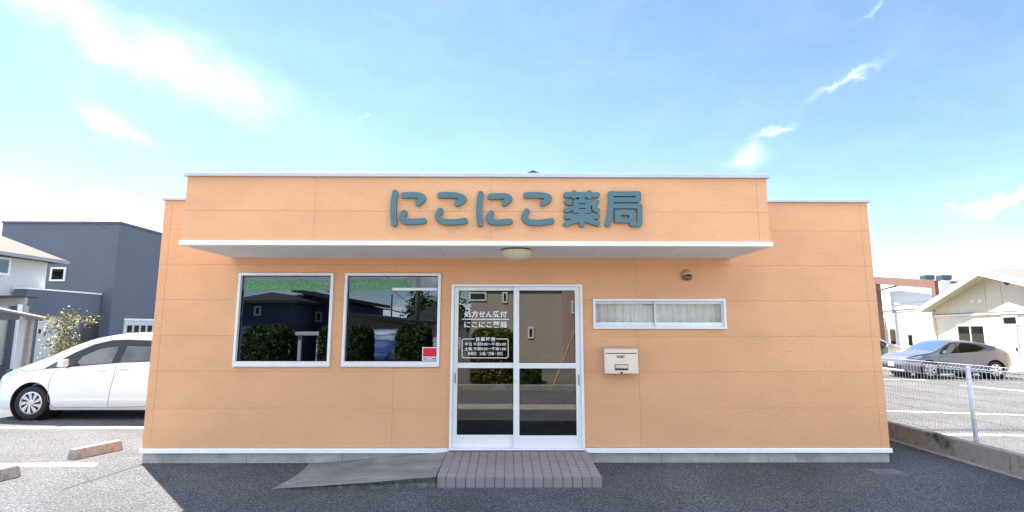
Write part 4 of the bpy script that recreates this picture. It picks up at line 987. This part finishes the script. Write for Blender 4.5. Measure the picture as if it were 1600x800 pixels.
for sg in (1, -1):
    xe = xa + sg*((xl-xa)+ov); ze = roofz(xe)
    rf = MB().hexa([(xa,-9.5,za+.02),(xe,-9.5,ze+.02),(xe,ov,ze+.02),(xa,ov,za+.02),(xa,-9.5,za+.13),(xe,-9.5,ze+.13),(xe,ov,ze+.13),(xa,ov,za+.13)]).build('roof', M_RIDGE, gab, weld=True)
    MB().hexa([(xa,ov+.001,za-.16),(xe,ov+.001,ze-.16),(xe,ov+.06,ze-.16),(xa,ov+.06,za-.16),(xa,ov+.001,za+.10),(xe,ov+.001,ze+.10),(xe,ov+.06,ze+.10),(xa,ov+.06,za+.10)]).build('bargeboard', M_WHITEB, rf, weld=True)
    MB().add([(xa,.002,za+.012),(xe,.002,ze+.012),(xe,ov,ze+.012),(xa,ov,za+.012),(xa,.002,za-.012),(xe,.002,ze-.012),(xe,ov,ze-.012),(xa,ov,za-.012)],[(0,1,2,3),(4,5,6,7),(0,3,7,4),(1,2,6,5),(0,1,5,4),(3,2,6,7)]).build('soffit', M_GREENSOF, rf, weld=True)
# string course, vents, window, door
z0_ = lg.loc(1530, 490)[1]
MB().box(xr, xl, .001, .10, z0_-.07, z0_+.02).build('string_course', M_WHITEB, gab); MB().box(xr, xl, .001, .12, z0_+.022, z0_+.06).build('flashing', M_RIDGE, gab)
for (u, v, mm) in ((1521.5, 470.5, M_WHITEB), (1533.5, 470, M_WHITEB), (1574.5, 441, M_DARKMET), (1590, 439.5, M_DARKMET)):
    x, z = lg.loc(u, v); MB().lathe([(.13,.001),(.13,.06),(.10,.10),(0,.115)], 18, 'Y', (x,0,z)).build('wall_vent', mm, gab, smooth=True)
(xA, zA), (xB, zB) = lg.loc(1496, 508), lg.loc(1543.5, 548); front_win(gab, xA, xB, zB, zA, .002, mull=1, glass=M_SMALLGLASS, curtain=True)
(xA, zA), (xB, zB) = lg.loc(1567, 494), lg.loc(1592, 508); front_win(gab, xA, xB, zB, zA, .002)
(xA, zA), (xB, zB) = lg.loc(1567, 509.5), lg.loc(1598, 575); dd = MB().box(min(xA,xB), max(xA,xB), .002, .06, .12, zA).build('door', M_BLUEDOOR, gab); MB().box(min(xA,xB)+.06, min(xA,xB)+.1, .061, .12, .95, 1.15).build('door_handle', M_DARKMET, dd)
for u in (1540.5, 1566): x, _ = lg.loc(u, 470); MB().box(x-.008, x+.008, .001, .006, 0, roofz(x)-.1).build('siding_joint', M_GREYSEAM, gab)
MB().box(xl+.02, xl+.12, .05, .15, 0, hl-.1).build('downpipe', M_WHITEB, gab)
MB().box(min(xA,xB)-.5, max(xA,xB)+.5, .002, 1.2, 0, .11).build('door_step', M_CURB, gab)

O2 = np.array(at(1475, 500, 26.0)); O2[2] = GZ
wb, lw = turned('white_building', O2, 'plain white two band building behind the brown steel frame', 'building')
x1_ = lw.loc(1352, 500)[0]; zt_ = lw.loc(1452, 446)[1]; zm = lw.loc(1452, 470)[1]; zl = lw.loc(1440, 485)[1]
MB().box(.0, x1_, -8, 0, 0, zl).build('lower_wall', M_WHITEB, wb); MB().box(.0, x1_+.1, -8.05, .12, zl+.18, zm-.01).build('upper_wall', M_WHITEB, wb)
MB().box(.0, x1_+.1, -8.05, .12, zm+.01, zt_).build('parapet', M_WHITEB, wb); MB().box(.0, x1_+.06, -8.0, .06, zl, zl+.179).build('dark_band', mat('grey_band', (.33,.31,.28), .7), wb)
MB().box(.0, x1_, -7.9, -.01, zm-.012, zm+.012).build('band_joint', M_GREYSEAM, wb)
for (q0, q1) in (((1390, 514), (1401, 538)), ((1419, 523), (1427, 540))):
    (xA, zA), (xB, zB) = lw.loc(*q0), lw.loc(*q1); MB().box(min(xA,xB), max(xA,xB), .001, .03, zB, zA).build('window', M_GLASSD, wb); MB().box(min(xA,xB)+.02, max(xA,xB)-.02, .0005, .0009, zB+.02, zA-.02).build('blind', M_DARKMET, wb)
(xA, zA), (xB, zB) = lw.loc(1374, 496), lw.loc(1388, 536)
cab = empty('meter_cabinet', tuple(O2+TD*((xA+xB)/2)+TN*.5), math.pi/2-PHI, 'cream meter cabinet with conduit pipes by the white building', 'cabinet')
MB().box(-.6, .6, -.49, .2, .9, zA).build('cabinet_box', M_CREAM, cab, bevel=.02); MB().tube([(-.7,.1,0),(-.7,.1,zA-.1),(-.55,.1,zA+.15),(-.3,.05,zA)], .05, 8).build('conduit', M_BRASS, cab, smooth=True)
for x in (-.5, .5): MB().box(x-.05, x+.05, -.4, .1, 0, .9).build('leg', M_BROWN, cab)

O3 = np.array(at(1465, 470, 24.6)); O3[2] = GZ
sf, ls = turned('brown_steel_frame', O3, 'brown steel portal frame with knee brace in front of white building', 'steel frame')
xL_, zL_ = ls.loc(1369, 432.5); xR_, zR_ = ls.loc(1462, 438); cw = .27
MB().hexa([(0,-.15,zR_-.50),(xL_,-.15,zL_-.55),(xL_,.15,zL_-.55),(0,.15,zR_-.50),(0,-.15,zR_),(xL_,-.15,zL_),(xL_,.15,zL_),(0,.15,zR_)]).build('beam', M_BROWN, sf, weld=True)
MB().box(-cw, cw, -.16, .16, 0, zR_-.02).build('column', M_BROWN, sf); MB().box(xL_-cw, xL_+cw, -.16, .16, 0, zL_-.02).build('column', M_BROWN, sf)
(xA, zA), (xB, zB) = ls.loc(1370, 454.5), ls.loc(1432, 446); MB().tube([(xA,0,zA),(xB,0,zB+.3)], .06, 6).build('brace', M_DARKMET, sf)
MB().box(-cw-.5, -cw-.35, -.05, .1, 0, zR_-.1).build('downpipe', M_WHITEB, sf)

O4 = np.array(at(1515, 460, 40)); O4[2] = GZ
gb, l4 = turned('grey_block_building', O4, 'grey panelled building with rooftop units rising behind the cream gable', 'building')
x0_, zt4 = l4.loc(1463, 446); MB().box(-6, x0_, -7, 0, 0, zt4).build('wall', mat('grey_panel', (.11,.105,.095), .8, var=.1, vscale=2), gb)
MB().box(-6, x0_+.1, -7, .1, zt4+.001, zt4+.15).build('parapet', M_RIDGE, gb)
for k in range(4): MB().box(x0_-1.0-1.6*k, x0_-.96-1.6*k, .001, .02, 0, zt4-.02).build('panel_joint', M_GREYSEAM, gb)
M_TANK = mat('dark_blue_tank', (.035,.06,.09), .4)
for (ua, ub, lb) in ((1446, 1462, 'teal'), (1471.5, 1489, 'navy')):
    a, b = at(ua, 429.5, 42.5), at(ub, 440.5, 42.5); hw__ = (b[0]-a[0])/2
    t = empty('rooftop_unit', ((a[0]+b[0])/2, 43.0, GZ+zt4+.15), 0, 'dark teal rooftop unit beside a white pipe' if lb == 'teal' else 'dark navy rooftop unit on the grey panelled building', 'rooftop unit')
    hz_ = a[2]-(GZ+zt4+.15)
    MB().hexa([(-hw__*.94,-.5,.12),(hw__*.94,-.5,.12),(hw__*.94,.3,.12),(-hw__*.94,.3,.12),(-hw__,-.5,hz_),(hw__,-.5,hz_),(hw__,.3,hz_),(-hw__,.3,hz_)]).build('casing', M_TANK, t, bevel=.03)
    for q in (-.7, .7): MB().box(q*hw__-.06, q*hw__+.06, -.4, .2, -.15, .119).build('foot', M_STEEL, t)

# roof of a house behind the shop
p = at(833, 266, 22)
bh = empty('tiled_house', (p[0], 24.5, 0), 0, 'house behind the shop with its dark roof peak above the canopy', 'house')
MB().box(-3.2, 3.2, -2.5, 6, -.1, p[2]-2.4).build('wall', M_WHITEW, bh)
MB().add([(-5.6,-3,p[2]-2.42),(5.6,-3,p[2]-2.42),(5.6,7,p[2]-2.42),(-5.6,7,p[2]-2.42),(0,-2.5,p[2]),(0,6.5,p[2]),(0,-3,p[2]-2.42)],[(0,6,4),(6,1,4),(1,2,5,4),(2,3,5),(3,0,4,5),(3,2,1,6,0)]).build('roof', mat('charcoal_tiles', (.03,.03,.035), .6, var=.2, vscale=3), bh, weld=True)

# ------------------------------------------------------------------ the far side of the lane (seen mirrored in the glass)
def op(u, v, yv): p = at(u, v, yv); return np.array([p[0], -yv, p[2]])
M_NAVYW = mat('dark_slate_siding', (.06,.085,.17), .8, var=.08, vscale=1.5, stretch=(6,1,1)); M_BEIGEW = mat('beige_render', (.42,.39,.34), .85, var=.05, vscale=.8)
M_PINKW = mat('pinkish_render', (.40,.30,.27), .85, var=.05); M_DKROOF = mat('dark_roof_tiles', (.016,.017,.021), .7, var=.2, vscale=4)
def mirror_house(name, label, ua, ub, yv, veave, depth, m_, roof, wins_=(), rise=1.3):
    a, b = op(ua, veave, yv), op(ub, veave, yv); cx = (a[0]+b[0])/2; h = abs(b[0]-a[0])/2; z = a[2]
    t = empty(name, (cx, -yv, 0), math.pi, label, 'house')         # local -y looks at the shop
    MB().box(-h, h, 0, depth, -.1, z).build('wall', m_, t)
    if roof == 'hip': hip(t, -h-.5, h+.5, -.5, depth+.5, z+.121, rise, min(h, depth/2), M_DKROOF)
    elif roof == 'flat': MB().box(-h-.1, h+.1, -.1, depth+.1, z+.001, z+.25).build('roof', M_DKROOF, t)
    else:                                                          # single pitch, high on the local left or right
        dz = rise; zz = (z+.01+dz, z+.01) if roof == 'shed_l' else (z+.01, z+.01+dz)
        MB().hexa([(-h,0,z),(h,0,z),(h,depth,z),(-h,depth,z),(-h,0,zz[0]),(h,0,zz[1]),(h,depth,zz[1]),(-h,depth,zz[0])]).build('gable_wall', m_, t)
        MB().hexa([(-h-.4,-.5,zz[0]+.01),(h+.4,-.5,zz[1]+.01),(h+.4,depth+.4,zz[1]+.01),(-h-.4,depth+.4,zz[0]+.01),(-h-.4,-.5,zz[0]+.2),(h+.4,-.5,zz[1]+.2),(h+.4,depth+.4,zz[1]+.2),(-h-.4,depth+.4,zz[0]+.2)]).build('roof', M_DKROOF, t, weld=True)
    for (u0, v0, u1, v1) in wins_:
        p, q = op(u0, v0, yv), op(u1, v1, yv); xs_ = sorted((cx-p[0], cx-q[0])); win(t, None, (xs_[0], xs_[1], q[2], p[2]), 0, fw_=.07)
    return t
mirror_house('slate_house', 'dark slate sided house with hipped roof mirrored in the left window', 379, 452, 16, 474, 9, M_NAVYW, 'hip', [(397, 478, 407, 493)], .4)
hb_ = mirror_house('dark_gabled_house', 'dark house with white flank and sloping roof mirrored in the left window', 473, 530, 19, 472, 9, M_NAVYW, 'shed_r', [(493, 487, 502, 503)], .45)
p, q = op(459, 460, 19.05), op(472, 545, 19.05)
MB().box(hb_.location.x-q[0], hb_.location.x-p[0], .02, 7, 0, p[2]).build('white_bay', M_WHITEW, hb_)
p, q = op(446, 519, 14.5), op(500, 524, 14.5)
MB().box(hb_.location.x-q[0], hb_.location.x-p[0], -4.5, -1.5, q[2], p[2]).build('porch_roof', M_WHITEW, hb_)
for u in (452, 467, 496): p = op(u, 540, 14.6); MB().box(hb_.location.x-p[0]-.06, hb_.location.x-p[0]+.06, -4.4, -4.28, 0, q[2]-.001).build('porch_post', M_WHITEW, hb_)
mirror_house('long_roofed_house', 'low dark roofed house mirrored in the right hand large window', 542, 630, 18, 507, 9, M_PINKW, 'shed_r', [(549, 511, 564, 530)], .4)
mirror_house('beige_house', 'tall beige house with small white windows mirrored in the door', 736, 880, 17, 452, 10, M_BEIGEW, 'flat', [(785, 456, 793, 473), (825, 511, 834, 529), (733, 456, 760, 470)], 1)
mirror_house('pink_house', 'narrow pinkish house mirrored at the edge of the door', 886, 960, 15, 440, 9, M_PINKW, 'flat', [(893, 470, 903, 490)], 1)
mirror_house('cream_house', 'pale cream house across the lane facing the small window', 975, 1150, 19, 440, 9, M_WHITEW, 'hip', [(1000, 460, 1030, 480)], 1.6)
mirror_house('far_white_house', 'small white house between dark roof and trees mirrored in glass', 634, 720, 32, 506, 9, M_WHITEW, 'hip', [], 1.4)
rh = random.Random(5)
def hedge(ua, ub, yv, vtop, depth, m_, label, n=5200, round_=.35):
    a, b = op(ua, vtop, yv), op(ub, vtop, yv); cx = (a[0]+b[0])/2; h = abs(b[0]-a[0])/2; z = a[2]
    t = empty('clipped_hedge', (cx, -yv-depth/2, 0), 0, label, 'hedge', 'clipped hedges across the lane'); pts = []
    while len(pts) < n:
        x, y, w = rh.uniform(-1,1), rh.uniform(-1,1), rh.uniform(.02,1); r0 = (abs(x)**5+abs(y)**5+max(0,(w-.35)/.65)**5)
        if .55 < r0 < 1+rh.gauss(0,.05): pts.append((x*h, y*depth/2, w*z))
    leaf_mesh(pts, .055, rh).build('foliage', m_, t, kind='stuff')
    core = MB().lathe([(.0,.05),(h*.8,.05),(h*.86,z*.5),(h*.8,z*.82),(h*.5,z*.93),(0,z*.95)], 16)
    core.v = [(p[0], p[1]*depth/(2*h), p[2]) for p in core.v]; core.build('branches', M_HEDGE, t)
for i, (ua, ub, v, m_, lb) in enumerate(((372, 443, 506, M_HEDGE, 'wide clipped hedge in front of the slate house'), (494, 524, 508, M_HEDGE, 'clipped hedge in front of the dark gabled house'), (536, 573, 508, M_HEDGE, 'clipped hedge before the window of the long roofed house'), (615, 670, 504, M_HEDGE, 'dense clipped hedge beside the blue car'), (733, 806, 513, M_HEDGE2, 'olive clipped hedge in front of the beige house'), (812, 846, 572, M_HEDGE, 'low dark clipped hedge at the foot of the beige house'))):
    hedge(ua, ub, 8.2, v, 1.1, m_, lb)
p = op(597, 566, 13.0)
bc = repaint(fit, (p[0], -10.8, .021), R(-90), M_BLUEPAINT, M_WHITEPAINT, 'blue_hatchback', 'blue hatchback parked between hedges mirrored in the right hand large window')
# trees far off
for (u, v, yv, r0, lb) in ((668, 497, 36, 2.2, 'distant round tree mirrored at right of the pole'), (690, 494, 38, 2.6, 'distant broad tree mirrored beside the window frame')):
    c = op(u, v, yv); t = empty('distant_tree', (c[0], -yv, 0), 0, lb, 'tree')
    MB().tube([(0,0,0),(.1,0,c[2]*.5),(0,.1,c[2])], [.22,.16,.06], 8).build('trunk', M_BARK, t)
    pts = []
    for k in range(16):
        d = Vector((rh.gauss(0,1), rh.gauss(0,1), rh.gauss(0,.7))).normalized()*r0*rh.uniform(.3,.85)
        pts += [(d.x+rh.gauss(0,.45), d.y+rh.gauss(0,.45), c[2]+d.z+rh.gauss(0,.4)) for _ in range(160)]
    leaf_mesh(pts, .22, rh).build('crown', M_DKLEAF, t, kind='stuff')
# poles and cables
M_POLE = mat('concrete_pole', (.22,.21,.20), .9, var=.1); M_CABLE = mat('black_cable', (.012,.012,.014), .6)
p = op(651, 520, 24)
up1 = empty('utility_pole', (p[0], -24, 0), 0, 'concrete utility pole with crossarms across the lane', 'utility pole')
MB().tube([(0,0,-.1),(0,0,10)], [.16,.10], 14).build('pole', M_POLE, up1, smooth=True)
for z in (6.0, 6.6, 9.2): MB().box(-.9 if z > 7 else -.15, .9 if z > 7 else .35, -.06, .06, z-.05, z+.05).build('crossarm', M_DARKMET, up1)
p = op(611, 500, 18.5); tag(MB().tube([(p[0],-18.5,p[2]-.6),(p[0],-18.5,op(611,460,18.5)[2])], .035, 8).build('antenna_mast', M_DARKMET), 'thin antenna mast on the long roofed house', 'mast')
def cable(pts, yv, r, lb, real=False):
    P = [np.array(at(u, v, yv)) if real else op(u, v, yv) for u, v in pts]; out = []
    for a, b in zip(P[:-1], P[1:]):
        for k in range(8): t = k/8; q = a+(b-a)*t; out.append((q[0], q[1], q[2]-.10*4*t*(1-t)))
    out.append(tuple(P[-1])); tag(MB().tube(out, r, 5).build('overhead_cable', M_CABLE), lb, 'cable')
cable([(440, 421), (545, 467), (610, 484), (650, 487)], 24, .035, 'thick overhead cable sagging to the utility pole')
cable([(420, 424), (500, 458), (580, 492)], 27, .018, 'thin overhead cable above the slate house')
cable([(570, 424), (612, 452), (650, 478), (700, 486)], 24.3, .015, 'thin overhead cable crossing the utility pole')
cable([(536, 458), (600, 430), (650, 446)], 23.7, .012, 'thin service cable to the top of the utility pole')
cable([(650, 487), (720, 505)], 24.5, .014, 'thin overhead cable leading away from the utility pole')
cable([(120, 205), (290, 251), (330, 263), (420, 285)], 14, .0028, 'thin overhead wire rising above the left end of the canopy', True)
cable([(100, 235), (282, 273), (330, 286)], 14, .0028, 'thin overhead wire just above the left corner of the shop', True)
cable([(60, 318), (150, 350), (255, 380), (330, 400)], 16, .008, 'thin overhead wire passing in front of the large grey house', True)
a, b = op(894, 528, 7.9), op(864, 606, 7.9)
tag(MB().tube([tuple(b), tuple(a+(a-b)*.25)], .028, 8).build('wooden_stake', mat('pale_wood', (.50,.36,.16), .7, var=.15)), 'pale wooden stake leaning across the lane, mirrored in the door', 'stake')
# wooded skyline far beyond the houses
hl_ = MB(); rr = random.Random(21); nseg = 240; prof = [7+4*math.sin(k*.21)+2.2*math.sin(k*.63+1)+rr.uniform(-.8, .8) for k in range(nseg)]
for k in range(nseg):
    a = 2*math.pi*k/nseg; c, s_ = math.cos(a), math.sin(a)
    hl_.v += [(250*c, 250*s_, -.8), (258*c, 258*s_, prof[k]*.7), (275*c, 275*s_, prof[k]), (330*c, 330*s_, -.8)]
for k in range(nseg):
    q, r0 = 4*k, 4*((k+1) % nseg); hl_.f += [(q+i, r0+i, r0+i+1, q+i+1) for i in range(3)]
tag(hl_.build('hills', mat('distant_woods', (.045,.06,.04), .95, var=.4, vscale=.15, bump=1.0, bscale=.6)), kind='structure')
